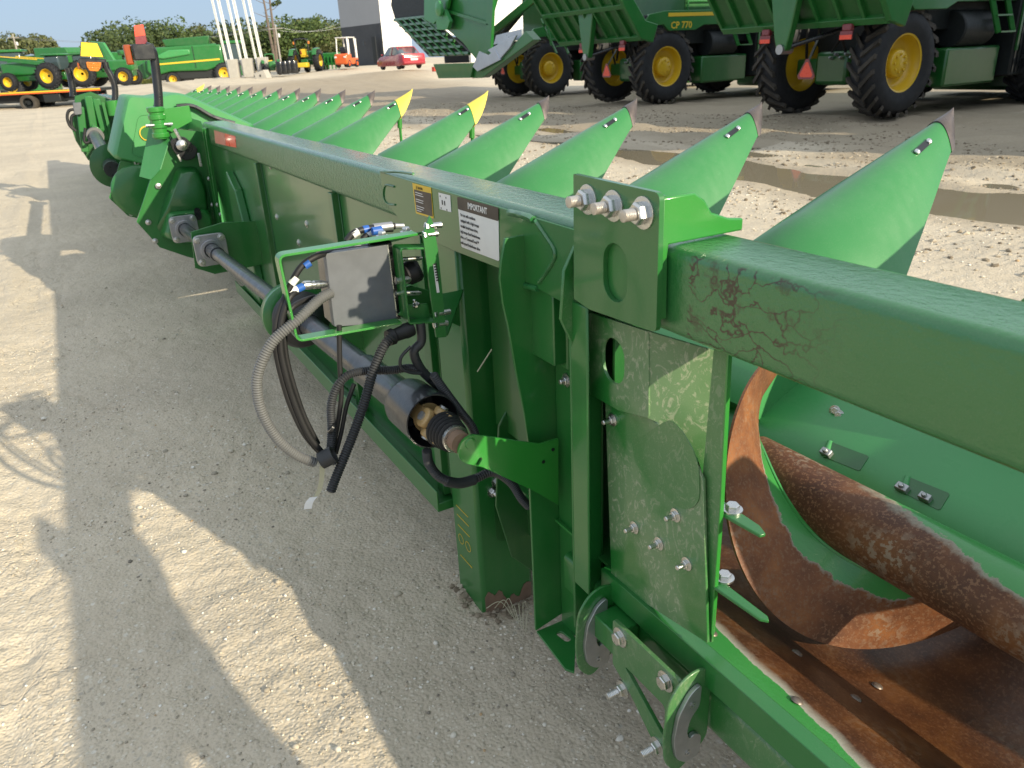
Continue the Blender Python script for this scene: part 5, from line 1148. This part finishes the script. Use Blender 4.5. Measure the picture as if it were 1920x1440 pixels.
# ---- red saloon car
M['car_red'] = simple('red_car_paint', (.36, .016, .030), .28, coat=.9, var=.06, vscale=2); M['lamp_red'] = simple('car_tail_lamp', (.5, .02, .02), .2, coat=.6)
cr = Local('sedan_car', 'dark red sedan parked in front of the workshop', 'car', (752, 130.5), 53, .86, -.52)
def sect(y, w, zb, zt, n=7, r=.12):
    pts = []
    for (x, z) in ((-w, zb), (-w*1.02, (zb+zt)/2), (-w*.96, zt-.06), (-w*.86, zt), (w*.86, zt), (w*.96, zt-.06), (w*1.02, (zb+zt)/2), (w, zb)): pts.append(Vector((x, y, z)))
    return pts
b = cr.mb(); b.rings([sect(y, w, zb, zt) for y, w, zb, zt in ((-2.25, .78, .42, .80), (-2.18, .84, .30, .98), (-1.6, .87, .24, 1.00), (-.9, .87, .24, .95), (.9, .87, .24, .93), (1.7, .86, .24, .84), (2.1, .82, .28, .72), (2.22, .74, .36, .60))]); body = b.build('car_body', 'car_red', cr.root, 40)
b = cr.mb(); b.rings([[Vector((-w, y, z0)), Vector((-w*.84, y2, z1)), Vector((w*.84, y2, z1)), Vector((w, y, z0))] for y, y2, w, z0, z1 in ((-1.75, -1.72, .76, .98, .985), (-1.55, -1.0, .76, .96, 1.40), (.2, .15, .78, .93, 1.43), (1.05, .35, .78, .90, 1.40), (1.12, 1.1, .78, .90, .905))]); b.build('cabin_glass', 'glass', body, 40)
b = cr.mb(); b.rings([[Vector((-.63, y, z)), Vector((-.5, y, z+.06)), Vector((.5, y, z+.06)), Vector((.63, y, z))] for y, z in ((-1.02, 1.39), (-.5, 1.42), (.3, 1.40))]); b.build('roof', 'car_red', body, 40)
for s_ in (-1, 1):
    b = cr.mb(); b.bar((s_*.70, -1.60, .97), (s_*.62, -1.0, 1.40), .07, .07); b.build('pillar', 'car_red', body, 0); b = cr.mb(); b.bar((s_*.79, -.35, .93), (s_*.65, -.4, 1.41), .07, .05); b.build('pillar', 'car_red', body, 0)
    cr.box('tail_lamp', (s_*.52, -2.24, .68), (s_*.80, -2.17, .84), 'lamp_red', .02, body)
cr.box('number_plate', (-.26, -2.27, .56), (.26, -2.25, .68), 'white', 0, body); cr.box('bumper', (-.80, -2.30, .34), (.80, -2.16, .52), 'car_red', .05, body)
for s_ in (-1, 1):
    for y in (-1.35, 1.35): wheel(cr.root, cr.pt(s_*.74, y, .31), .31, .2, cr.dir(s_, 0, 0), lug=False, rim='zinc_dull', hub=False)
    cr.box('mirror', (s_*.88, .75, .92), (s_*1.02, .87, 1.03), 'car_red', .02, body)

# ---- forklift
M['orange'] = simple('orange_paint', (.62, .11, .018), .4, coat=.3)
fk = Local('forklift', 'orange and white forklift standing at the workshop corner', 'forklift', (652, 127), 60, .9, .3)
fk.box('counterweight', (-.55, -1.0, .25), (.55, -.1, 1.02), 'orange', .12); fk.box('chassis', (-.5, -.2, .25), (.5, 1.0, .7), 'orange', .06); fk.box('seat', (-.25, -.45, 1.0), (.25, .05, 1.12), 'black', .04); fk.box('seat_back', (-.25, -.5, 1.1), (.25, -.38, 1.5), 'black', .04)
for x in (-.5, .5):
    for y in (-.55, .75): fk.cyl('guard_post', (x, y, .9), (x*.9, y*.85, 2.15), .045, 'white_paint', 8)
fk.box('guard_roof', (-.52, -.55, 2.13), (.52, .72, 2.19), 'white_paint', .02)
for x in (-.32, .32): fk.box('mast_rail', (x-.06, 1.0, .1), (x+.06, 1.15, 2.1), 'white_paint', .01)
for x in (-.45, .45):
    for y in (-.6, .7): wheel(fk.root, fk.pt(x, y, .3), .3, .22, fk.dir(1 if x > 0 else -1, 0, 0), lug=False, rim='orange', hub=False)
fk.box('lamp_cluster', (-.5, -1.03, .72), (-.3, -.99, .84), 'white', .01); fk.box('lamp_cluster', (.3, -1.03, .72), (.5, -.99, .84), 'white', .01)

# ---- combine harvester
cb_ = Local('combine_harvester', 'green combine harvester with a yellow side stripe left of the white steel columns', 'combine', (376, 160), 74, .25, .97)
cb_.prism('side_body', [(-1.5, y, z) for y, z in ((-4.3, 1.5), (-4.1, 2.9), (-3.3, 3.3), (-1.4, 3.5), (2.6, 3.5), (2.6, 1.7), (1.0, 1.3), (-2.2, 1.35), (-3.2, 1.15), (-4.0, 1.1))], (3.0, 0, 0), 'green', .12)
cb_.prism('grain_tank', [(-1.2, y, z) for y, z in ((-2.3, 3.5), (-2.5, 4.1), (1.7, 4.3), (1.5, 3.5))], (2.4, 0, 0), 'green_dark', .06)
sp_ = cb_.prism('side_bulge', [(1.5, y, z) for y, z in ((-3.6, 2.6), (-2.0, 3.2), (-.2, 3.2), (-.2, 2.75), (-2.6, 2.45))], (.22, 0, 0), 'hood', .1)
cb_.box('panel_seam', (1.51, .02, 1.55), (1.53, .08, 3.45), 'dark', 0); cb_.prism('yellow_stripe', [(1.505, y, z) for y, z in ((-3.3, 1.95), (2.3, 2.15), (2.3, 2.30), (-3.3, 2.08))], (.03, 0, 0), 'ink_yellow', 0)
cb_.box('cab', (-.9, 2.7, 1.9), (.9, 4.3, 3.6), 'glass', .15); cb_.box('cab_roof', (-1.0, 2.6, 3.55), (1.0, 4.5, 3.8), 'green', .06); cb_.box('feeder_house', (-.7, 3.6, .7), (.7, 5.2, 1.6), 'green_dark', .05)
cb_.box('under_carriage', (-1.2, -3.6, .6), (1.2, 3.4, 1.5), 'dark', .1); cb_.prism('chaff_hood', [(-1.1, y, z) for y, z in ((-4.2, 2.4), (-5.2, 1.9), (-5.4, .9), (-4.6, .8), (-3.8, 1.3))], (2.2, 0, 0), 'green_dark', .1)
cb_.cyl('unloading_auger', (1.3, 2.2, 3.4), (1.25, -6.5, 3.15), .22, 'green', 14)
for s_ in (-1, 1): cb_.wheel(s_*1.35, 2.5, .98, .7, s_); cb_.wheel(s_*1.25, -2.2, .66, .5, s_)
cb2 = Local('combine_harvester', 'partly hidden combine behind the black pole, cab at its middle', 'combine', (316, 158), 84, .25, .97)
cb2.box('body', (-1.5, -3.5, 1.2), (1.4, 1.5, 3.4), 'green', .15); cb2.box('cab', (-.8, 1.6, 1.6), (.8, 3.0, 3.3), 'glass', .12); cb2.box('cab_roof', (-.9, 1.5, 3.3), (.9, 3.1, 3.5), 'green', .05); cb2.box('under_carriage', (-1.2, -3, .5), (1.2, 2.6, 1.2), 'dark', .1)
cb2.box('beacon', (1.2, 1.3, 1.9), (1.4, 1.6, 2.3), 'amber', .03)
for s_ in (-1, 1): cb2.wheel(s_*1.3, 1.9, .95, .6, s_); cb2.wheel(s_*1.2, -2.4, .6, .45, s_)

# ---- tractors by the drums
def tractor(name, label, p, D, f, r, big=True, group='tractors in the yard', rops=True):
    t = Local(name, label, 'tractor', p, D, f, r, group); k = 1 if big else .62
    t.box('hood', (-.42*k, .6*k, .85*k), (.42*k, 2.9*k, 1.62*k), 'green', .1); t.box('chassis', (-.3*k, -.6*k, .55*k), (.3*k, 2.8*k, 1.0*k), 'green_dark', .06)
    t.box('seat', (-.28*k, -.5*k, 1.15*k), (.28*k, -.05*k, 1.3*k), 'ink_yellow', .05); t.box('seat_back', (-.28*k, -.55*k, 1.25*k), (.28*k, -.42*k, 1.75*k), 'ink_yellow', .05)
    for s_ in (-1, 1):
        t.wheel(s_*1.0*k, -.1*k, .86*k, .46*k, s_); t.wheel(s_*.8*k, 2.3*k, .52*k, .32*k, s_)
        t.prism('fender', [(s_*.78*k, y*k, z*k) for y, z in ((-.95, 1.3), (-.6, 1.75), (.3, 1.82), (.7, 1.4), (.6, 1.38), (.25, 1.72), (-.55, 1.66), (-.85, 1.28))], (s_*.34*k, 0, 0), 'green', .02)
    if rops:
        b = t.mb(); b.tube([(-.5*k, -.7*k, 1.0*k), (-.52*k, -.75*k, 2.2*k), (-.42*k, -.75*k, 2.45*k), (.42*k, -.75*k, 2.45*k), (.52*k, -.75*k, 2.2*k), (.5*k, -.7*k, 1.0*k)], .045, 8); b.build('roll_bar', 'green' if not big else 'black', t.root, 60)
    return t
t1 = tractor('tractor', 'green tractor seen from behind with a red triangle, right of the black drums', (578, 136), 62, .97, .1)
smo = smv(t1.root, t1.pt(0, -1.1, 1.5), .5); t1.box('hitch', (-.4, -1.2, .4), (.4, -.5, .75), 'ink_yellow', .06); t1.box('work_lamp', (.5, -.78, 2.1), (.68, -.7, 2.3), 'amber', .02); t1.box('work_lamp', (-.68, -.78, 2.1), (-.5, -.7, 2.3), 'amber', .02)
t2 = tractor('tractor', 'small green tractor with a rounded roll bar beside the drums', (511, 141), 60, -.9, .3, False)
drum = None
for k, (x, y_) in enumerate(((527, 139), (536, 139), (544, 137.5), (553, 137.5))):
    o = PD((x, y_), 58); b = MB(); b.lathe([(0, .28), (.02, .29), (.28, .29), (.29, .305), (.31, .305), (.32, .29), (.58, .29), (.59, .305), (.61, .305), (.62, .29), (.87, .29), (.89, .28), (.89, .001)], o, (0, 0, 1), 18)
    tag(b.build('oil_drum', 'black'), 'black drum, %s of four beside the green tractor' % ('leftmost', 'second from the left', 'third from the left', 'rightmost')[k], 'drum', 'black drums in a row')
sh_ = Local('seed_drill', 'low green implement between the tractor and the forklift', 'implement', (619, 129.5), 64, .9, .2)
sh_.box('hopper', (-1.1, -.4, .5), (1.1, .5, 1.25), 'green', .06); sh_.box('frame', (-1.2, -.6, .3), (1.2, .6, .5), 'green_dark', .02)
for k in range(8): sh_.box('tine', (-1.1+k*.31, -.65, 0), (-1.04+k*.31, -.5, 1.0), 'green', 0)

# ---- steel columns standing in precast blocks
for k, (base, D) in enumerate((((439, 144), 60), ((466, 142), 60), ((494, 140), 60))):
    o = PD(base, D); nm = ('leftmost', 'middle', 'rightmost')[k]
    T = thing('steel_column', '%s pair of white steel columns standing in a concrete block' % nm, 'column', o, 'white steel columns in blocks')
    y = HF; x = HR
    b = MB(); b.obox(o+Vector((0, 0, .58))+x*.12, x*.36, y*.4, (0, 0, .68)); b.build('concrete_block', 'concrete', T, 0, .03)
    for off, w_ in ((-.32, .055), (.14, .085)):
        p = o+x*off; b = MB(); tv = Vector((0, 0, 7.1))-x*.42
        for s_ in (-1, 1): b.obox(p+x*s_*w_*.9+tv, x*.012, y*.10, tv)
        b.obox(p+tv, x*w_*.9, y*.012, tv); b.build('column', 'white_paint', T, 0)
    b = MB(); b.bar(o+x*-.2+Vector((0, 0, 5.4)), o+x*1.3+Vector((0, 0, 7.6)), .06, .06); b.build('brace', 'dark', T, 0)
tb = Local('concrete_block', 'tilted pale concrete block lying at the foot of the rightmost column', 'block', (494, 149), 57, 1, .2)
b = tb.mb(); b.obox((0, 0, .25), (.42, 0, .12), (0, .4, 0), (-.1, 0, .3)); b.build('block_body', 'concrete', tb.root, 0, .03); tb.box('lifting_eye', (-.05, -.42, .2), (.05, -.4, .35), 'dark', 0)

# ---- flatbed trailer with machines on it at the far left
tl = Local('flatbed_trailer', 'long black flatbed trailer with orange edge rails at the far left', 'trailer', (60, 209), 43, .10, 1)
tl.box('deck', (-1.25, -9, .92), (1.25, 4.4, 1.06), 'dark', .02); tl.box('edge_rail', (1.255, -9, .93), (1.30, 4.4, 1.06), 'orange', 0); tl.box('rail_stripe', (1.301, -3.0, 1.0), (1.306, 4.4, 1.06), 'ink_yellow', 0)
for x in (-.6, .6): tl.box('main_beam', (x-.1, -9, .5), (x+.1, 4.0, .92), 'dark', 0)
tl.box('tail_box', (.2, 1.3, .45), (1.2, 2.2, .9), 'dark', .04); tl.box('rear_lamp', (1.0, 4.4, .6), (1.2, 4.45, .75), 'red', 0); tl.box('rail_stripe', (1.301, -8.5, .95), (1.306, -5.5, 1.02), 'red', 0)
for y in (-3.6, .45):
    for s_ in (-1, 1): wheel(tl.root, tl.pt(s_*1.0, y, .48), .48, .5, tl.dir(s_, 0, 0), lug=False, rim='dark', hub=True, rimr=.55, tw='tyre_mud')
lt = Local('loader_tractor', 'green tractor with yellow loader arms chained on the trailer', 'tractor', (108, 178), 44, .10, -1, 'tractors in the yard'); lt.T.translation.z = tl.o.z+1.07; lt.root.location.z = tl.o.z+1.07
lt.box('hood', (-.45, .5, .8), (.45, 2.7, 1.5), 'green', .1); lt.box('cab', (-.5, -.9, 1.0), (.5, -.05, 1.75), 'glass', .08); lt.box('cab_roof', (-.6, -1.0, 1.75), (.6, .05, 1.86), 'green', .06); lt.box('chassis', (-.35, -1, .5), (.35, 2.6, .9), 'green_dark', .05)
for s_ in (-1, 1):
    lt.wheel(s_*.95, -.4, .72, .45, s_, rim='rim'); lt.wheel(s_*.85, 2.1, .5, .34, s_)
    b = lt.mb(); b.bar((s_*.6, -.1, 1.35), (s_*.6, 2.6, 1.75), .1, .2); b.bar((s_*.6, 2.6, 1.75), (s_*.6, 3.9, .4), .1, .2); b.build('loader_arm', 'green', lt.root, 0, .02)
    b = lt.mb(); b.bar((s_*.7, .2, 1.6), (s_*.7, 2.4, 1.85), .05, .05); b.build('loader_stripe', 'ink_yellow', lt.root, 0)
lt.prism('bucket', [(-.9, y, z) for y, z in ((3.7, .1), (4.5, .05), (4.4, .15), (4.0, .8), (3.8, .8))], (1.8, 0, 0), 'green', .02)
lt2 = Local('tractor', 'green cab tractor on the trailer behind the yellow reflector board', 'tractor', (190, 180), 45, .10, 1, 'tractors in the yard'); lt2.T.translation.z = tl.o.z+1.07; lt2.root.location.z = tl.o.z+1.07
lt2.box('hood', (-.45, .5, .8), (.45, 2.3, 1.4), 'green', .1); lt2.box('cab', (-.6, -.9, .9), (.6, .2, 1.75), 'glass', .08); lt2.box('cab_roof', (-.7, -1.0, 1.75), (.7, .3, 1.85), 'green_dark', .06); lt2.box('chassis', (-.35, -1, .5), (.35, 2.2, .9), 'green_dark', .05)
for s_ in (-1, 1): lt2.wheel(s_*.95, -.4, .75, .45, s_); lt2.wheel(s_*.85, 1.8, .5, .34, s_)
# more harvesters beyond the trailer
def harvester(label, p, D, f, r, h=4.0):
    t = Local('cotton_harvester', label, 'harvester', p, D, f, r, 'harvesters beyond the trailer')
    bs = t.prism('basket', [(-1.6, y, z) for y, z in ((-3.6, 1.9), (-3.9, h-.5), (-3.6, h), (.6, h+.1), (.8, 2.0))], (3.2, 0, 0), 'green', .05)
    for k in range(6): b = t.mb(); b.box((1.6, -3.5+k*.75, 1.95), (1.68, -3.42+k*.75, h-.1)); b.build('basket_rib', 'hood', bs, 0)
    for z in (2.5, 3.1): b = t.mb(); b.box((1.69, -3.6, z), (1.73, .6, z+.08)); b.build('basket_rail', 'hood', bs, 0)
    t.box('basket_vent', (1.62, -2.4, h-.75), (1.70, -1.2, h-.3), 'dark', 0)
    t.box('cab', (-.8, 1.0, 1.7), (.8, 2.7, 3.4), 'glass', .1); t.box('cab_roof', (-.95, .9, 3.4), (.95, 2.9, 3.6), 'green', .06); t.box('chassis', (-1, -3, .9), (1, 2.4, 1.8), 'green_dark', .06); t.box('picking_unit', (-2, 3.0, .3), (2, 4.6, 1.5), 'green', .15); t.box('beacon', (.7, .9, 3.6), (.85, 1.05, 3.85), 'ink_yellow', .02)
    for s_ in (-1, 1): t.wheel(s_*1.3, 1.6, .95, .6, s_); t.wheel(s_*1.2, -2.4, .65, .45, s_)
    return t
harvester('green cotton harvester with a ribbed basket at the left edge of the photo', (-5, 186), 62, .3, 1, 4.0)
harvester('green cotton harvester with a dark square vent, left of the yellow board', (112, 166), 88, .3, -1, 4.2)
hv = Local('raised_door_harvester', 'pale green harvester with its big rear door swung up', 'harvester', (232, 160), 84, .4, -.9, 'harvesters beyond the trailer')
hv.prism('rear_door', [(-1.6, y, z) for y, z in ((-.9, 1.2), (-1.5, 2.0), (-.2, 4.3), (1.6, 4.5), (1.9, 4.2), (.9, 1.6))], (.3, 0, 0), 'hood', .05); hv.prism('door_rib', [(-1.64, y, z) for y, z in ((-.5, 1.9), (.3, 3.9), (1.2, 4.0), (.5, 2.0))], (-.05, 0, 0), 'green', .02)
hv.prism('door_rib', [(-1.70, y, z) for y, z in ((-.3, 2.0), (.4, 3.7), (1.0, 3.8), (.4, 2.1))], (-.03, 0, 0), 'hood', .02); hv.box('body', (-1.2, .8, 1.0), (1.4, 4, 3.4), 'green', .1)
for s_ in (-1, 1): hv.wheel(s_*1.3, 2.6, .9, .5, s_)
bn = Local('roadside_banner', 'blue, white and pink roadside banner under the raised door', 'banner', (252, 150), 95, 1, 0)
bn.box('banner_cloth', (-2.0, 0, .6), (2.0, .05, 2.2), 'white', 0); bn.box('banner_band', (-2.0, -.02, 1.65), (2.0, -.005, 2.2), 'red_dark', 0); bn.box('banner_band', (-2.0, -.02, 1.2), (.2, -.005, 1.65), 'blue', 0)
for x in (-1.9, 1.9): bn.cyl('banner_post', (x, .06, 0), (x, .06, 2.3), .05, 'wood', 8)

# ---- trees and poles
def leaf_mat(name, a, c):
    m, n, b = new_mat(name); q = NB(n); gi = n.nodes.new('ShaderNodeNewGeometry')
    col = q.ramp(gi.outputs['Random Per Island'], [(0, a), (.6, tuple((x+y)/2 for x, y in zip(a, c))), (1, c)]); q.link(col, b.inputs['Base Color'])
    b.inputs['Roughness'].default_value = .55; b.inputs['Specular IOR Level'].default_value = .3
    tr = n.nodes.new('ShaderNodeBsdfTranslucent'); q.link(col, tr.inputs[0]); ms = n.nodes.new('ShaderNodeMixShader'); ms.inputs[0].default_value = .3
    q.link(b.outputs[0], ms.inputs[1]); q.link(tr.outputs[0], ms.inputs[2]); q.link(ms.outputs[0], n.nodes['Material Output'].inputs[0]); return m
M['leaf0'] = leaf_mat('leaves_olive', (.055, .092, .028), (.165, .225, .070)); M['leaf1'] = leaf_mat('leaves_deep', (.045, .075, .030), (.14, .18, .062)); M['leaf2'] = leaf_mat('leaves_pale', (.075, .095, .035), (.20, .21, .085))
def leafcrown(o, rx, rz, n, ls, lobes, seed, flat=.0):
    g = np.random.default_rng(seed); L = []
    for _ in range(lobes):
        a = g.random()*2*PI; rr = rx*.78*g.random()**.5; zz = rz*(.95*g.random()-.25); sc = (.30+.26*g.random())*min(rx, rz*1.3); L.append((Vector((math.cos(a)*rr, math.sin(a)*rr, zz*(1-.45*(rr/rx)**2))), sc))
    V_ = []; F_ = []
    for i in range(n):
        c, sc = L[int(g.integers(lobes))]; d = Vector(g.normal(size=3)).normalized(); p = o+c+d*sc*(.55+.45*g.random()**.5)*1.05; p.z = p.z if d.z > -.5 else p.z+sc*.3
        nn = (d+Vector(g.normal(size=3))*.6).normalized(); a = nn.orthogonal().normalized(); a = (a*math.cos(i)+nn.cross(a)*math.sin(i)); b = nn.cross(a); s_ = ls*(.6+.8*g.random()); k = len(V_)
        V_ += [p-a*s_, p-b*s_*.6, p+a*s_, p+b*s_*.6]; F_.append((k, k+1, k+2, k+3))
    return V_, F_, L
def tree(name, label, p, D, h, rx, rz, mat_, n=2600, ls=.26, lobes=16, seed=1, trunk=.35, sink=.4):
    h = h-2.1; rx *= 1.08; rz = min(rz, h*.55); o = PD(p, D); o.z = GZ(o.x, o.y)-sink; T = thing(name, label, 'tree', o, 'trees along the far edge of the yard')
    cc = o+Vector((0, 0, h-rz*.75)); V_, F_, L = leafcrown(cc, rx, rz, n, ls, lobes, seed)
    b = MB(); b.add(V_, F_); b.build('crown', mat_, T, 0)
    b = MB(); b.tube([o, o+Vector((.1*rx*.2, .1, h*.3)), cc], lambda t: trunk*(1-.6*t), 8)
    for c, sc in L[:7]: b.tube([o+Vector((0, 0, h*.28)), (o+Vector((0, 0, h*.35))).lerp(cc+c, .5)+Vector((0, 0, .3)), cc+c], lambda t: trunk*.45*(1-.7*t), 6)
    b.build('trunk', 'bark', T, 50); return T
Tn = 0
for (px_c, base, D, h, rx, rz, m_, lab) in (
    ((60), 162, 150, 10.0, 7.5, 3.2, 'leaf2', 'flat topped olive tree behind the machines at the far left'),
    ((8), 162, 170, 9.0, 5, 2.6, 'leaf1', 'low dark tree at the left edge of the skyline'),
    ((222), 150, 118, 9.3, 3.8, 3.6, 'leaf1', 'small round tree just left of the red reflector board'),
    ((285), 150, 112, 9.0, 5.0, 4.0, 'leaf1', 'dense round tree right behind the red reflector board'),
    ((340), 150, 114, 8.7, 5.5, 4.3, 'leaf0', 'tallest rounded tree behind the combine harvester'),
    ((398), 148, 122, 8.6, 4.6, 3.4, 'leaf2', 'pale lower tree between the combine and the white columns'),
    ((475), 142, 116, 8.6, 4.4, 4.0, 'leaf1', 'dark tree rising behind the white steel columns'),
    ((515), 142, 122, 7.8, 4.4, 3.6, 'leaf0', 'olive tree below the bare branched tree'),
    ((560), 138, 118, 8.3, 5.4, 3.8, 'leaf0', 'broad tree behind the green tractor'),
    ((605), 136, 122, 8.0, 5.0, 3.7, 'leaf2', 'pale green tree left of the workshop'),
    ((640), 134, 132, 7.6, 4.6, 3.4, 'leaf1', 'dark tree half hidden by the workshop wall'),
    ((955), 100, 95, 6.0, 3.5, 3.0, 'leaf2', 'pale tree glimpsed under the arm of the leftmost picker'),
    ((430), 150, 140, 7.0, 6, 3.0, 'leaf1', 'low dark tree in the gap behind the columns'),
    ((150), 158, 160, 8.2, 7, 2.6, 'leaf1', 'low wide tree behind the yellow reflector board')):
    Tn += 1; tree('broadleaf_tree', lab, (px_c, base), D, h, rx, rz, m_, 3800, .24*D/115, 20, 40+Tn)
# bare, broken-topped tree
o = PD((522, 142), 108); o.z = GZ(o.x, o.y)-.3; bt = thing('bare_tree', 'tall thin tree with few leaves above the tree line', 'tree', o, 'trees along the far edge of the yard')
b = MB()
for dx, hh in ((-.5, 13.0), (.5, 12.5)):
    x = HR*dx; b.tube([o, o+x*.6+Vector((0, 0, 5)), o+x*.8+Vector((0, 0, 9)), o+x*1.5+Vector((0, 0, hh))], lambda t: .24*(1-.7*t), 7)
    for k in range(9): z = 5.5+k*.85; s_ = 1 if k % 2 else -1; p = o+x*.7+Vector((0, 0, z)); b.tube([p, p+HR*s_*.6+Vector((0, 0, .25)), p+HR*s_*(1.2+.5*random.random())+HF*random.uniform(-.6, .6)+Vector((0, 0, .7))], lambda t: .06*(1-.7*t), 5)
b.build('trunk', 'bark', bt, 50); V_, F_ = [], []
for c in ((1.0, 8.8), (1.3, 11.5), (.2, 12.8), (-1.1, 10.2), (1.5, 12.6), (-.8, 12.4)):
    a_, f_, _l = leafcrown(o+HR*c[0]+Vector((0, 0, c[1])), .9, .5, 90, .2, 3, int(c[1]*10)); k = len(V_); V_ += a_; F_ += [tuple(i+k for i in f) for f in f_]
b = MB(); b.add(V_, F_); b.build('crown', 'leaf1', bt, 0)
# understory along the far boundary
V_, F_ = [], []
for i in range(70):
    o = PD((-40+730*i/69, 158-.037*730*i/69), 128+random.uniform(-6, 14)); o.z = GZ(o.x, o.y)+.6; a_, f_, _l = leafcrown(o, 3.2, 1.9, 330, .30, 6, 200+i); k = len(V_); V_ += a_; F_ += [tuple(i_+k for i_ in f) for f in f_]
b = MB(); b.add(V_, F_); us = b.build('hedge_thicket', 'leaf1', None, 0); struct(us, 'stuff')
V_, F_ = [], []
for i in range(900):
    p = PD((random.uniform(228, 300), random.uniform(149, 158)), random.uniform(78, 92)); p.z = GZ(p.x, p.y); a = Vector((random.uniform(-.2, .2), random.uniform(-.2, .2), random.uniform(.35, .8))); w_ = HR*.06; k = len(V_); V_ += [p-w_, p+w_, p+a]; F_.append((k, k+1, k+2))
M['grass'] = simple('dry_grass', (.22, .22, .05), .8, var=.3); b = MB(); b.add(V_, F_); struct(b.build('grass_verge', 'grass', None, 0), 'stuff')
poles = []
for k, (p, D, h, lab) in enumerate((((50, 160), 120, 7.6, 'utility pole at the far left above the trailer'), ((530, 140), 105, 6.2, 'utility pole with a pale lamp below the bare tree'), ((690, 130), 108, 7.5, 'utility pole beyond the workshop'))):
    o = PD(p, D); o.z = GZ(o.x, o.y)-.3; U = thing('utility_pole', lab, 'utility pole', o, 'utility poles'); b = MB(); b.cyl(o, o+Vector((0, 0, h)), .14, .10, 10); b.build('pole', 'wood', U)
    b = MB(); b.bar(o+Vector((0, 0, h-.5))-HR*.9, o+Vector((0, 0, h-.5))+HR*.9, .1, .1); b.build('cross_arm', 'wood', U, 0); b = MB(); b.lathe([(0, .14), (.4, .17), (.5, .05)], o+HR*.3+Vector((0, 0, h-1.6)), (0, 0, 1), 12); b.build('street_lamp_head', 'white', U); poles.append(o+Vector((0, 0, h-.45)))
for k, dx in enumerate((-.8, .8)):
    for j, (a, c) in enumerate(zip(poles, poles[1:])):
        a = a+HR*dx; c = c+HR*dx; b = MB(); b.tube([a.lerp(c, t)-Vector((0, 0, 1.2*4*t*(1-t))) for t in np.linspace(0, 1, 9)], .018, 5, sub=0)
        tag(b.build('power_line', 'zinc_dull', None, 60), 'thin overhead wire %s, %s strand' % (('from the left pole to the lamp pole', 'from the lamp pole to the workshop')[j], ('left', 'right')[k]), 'wire', 'overhead wires')
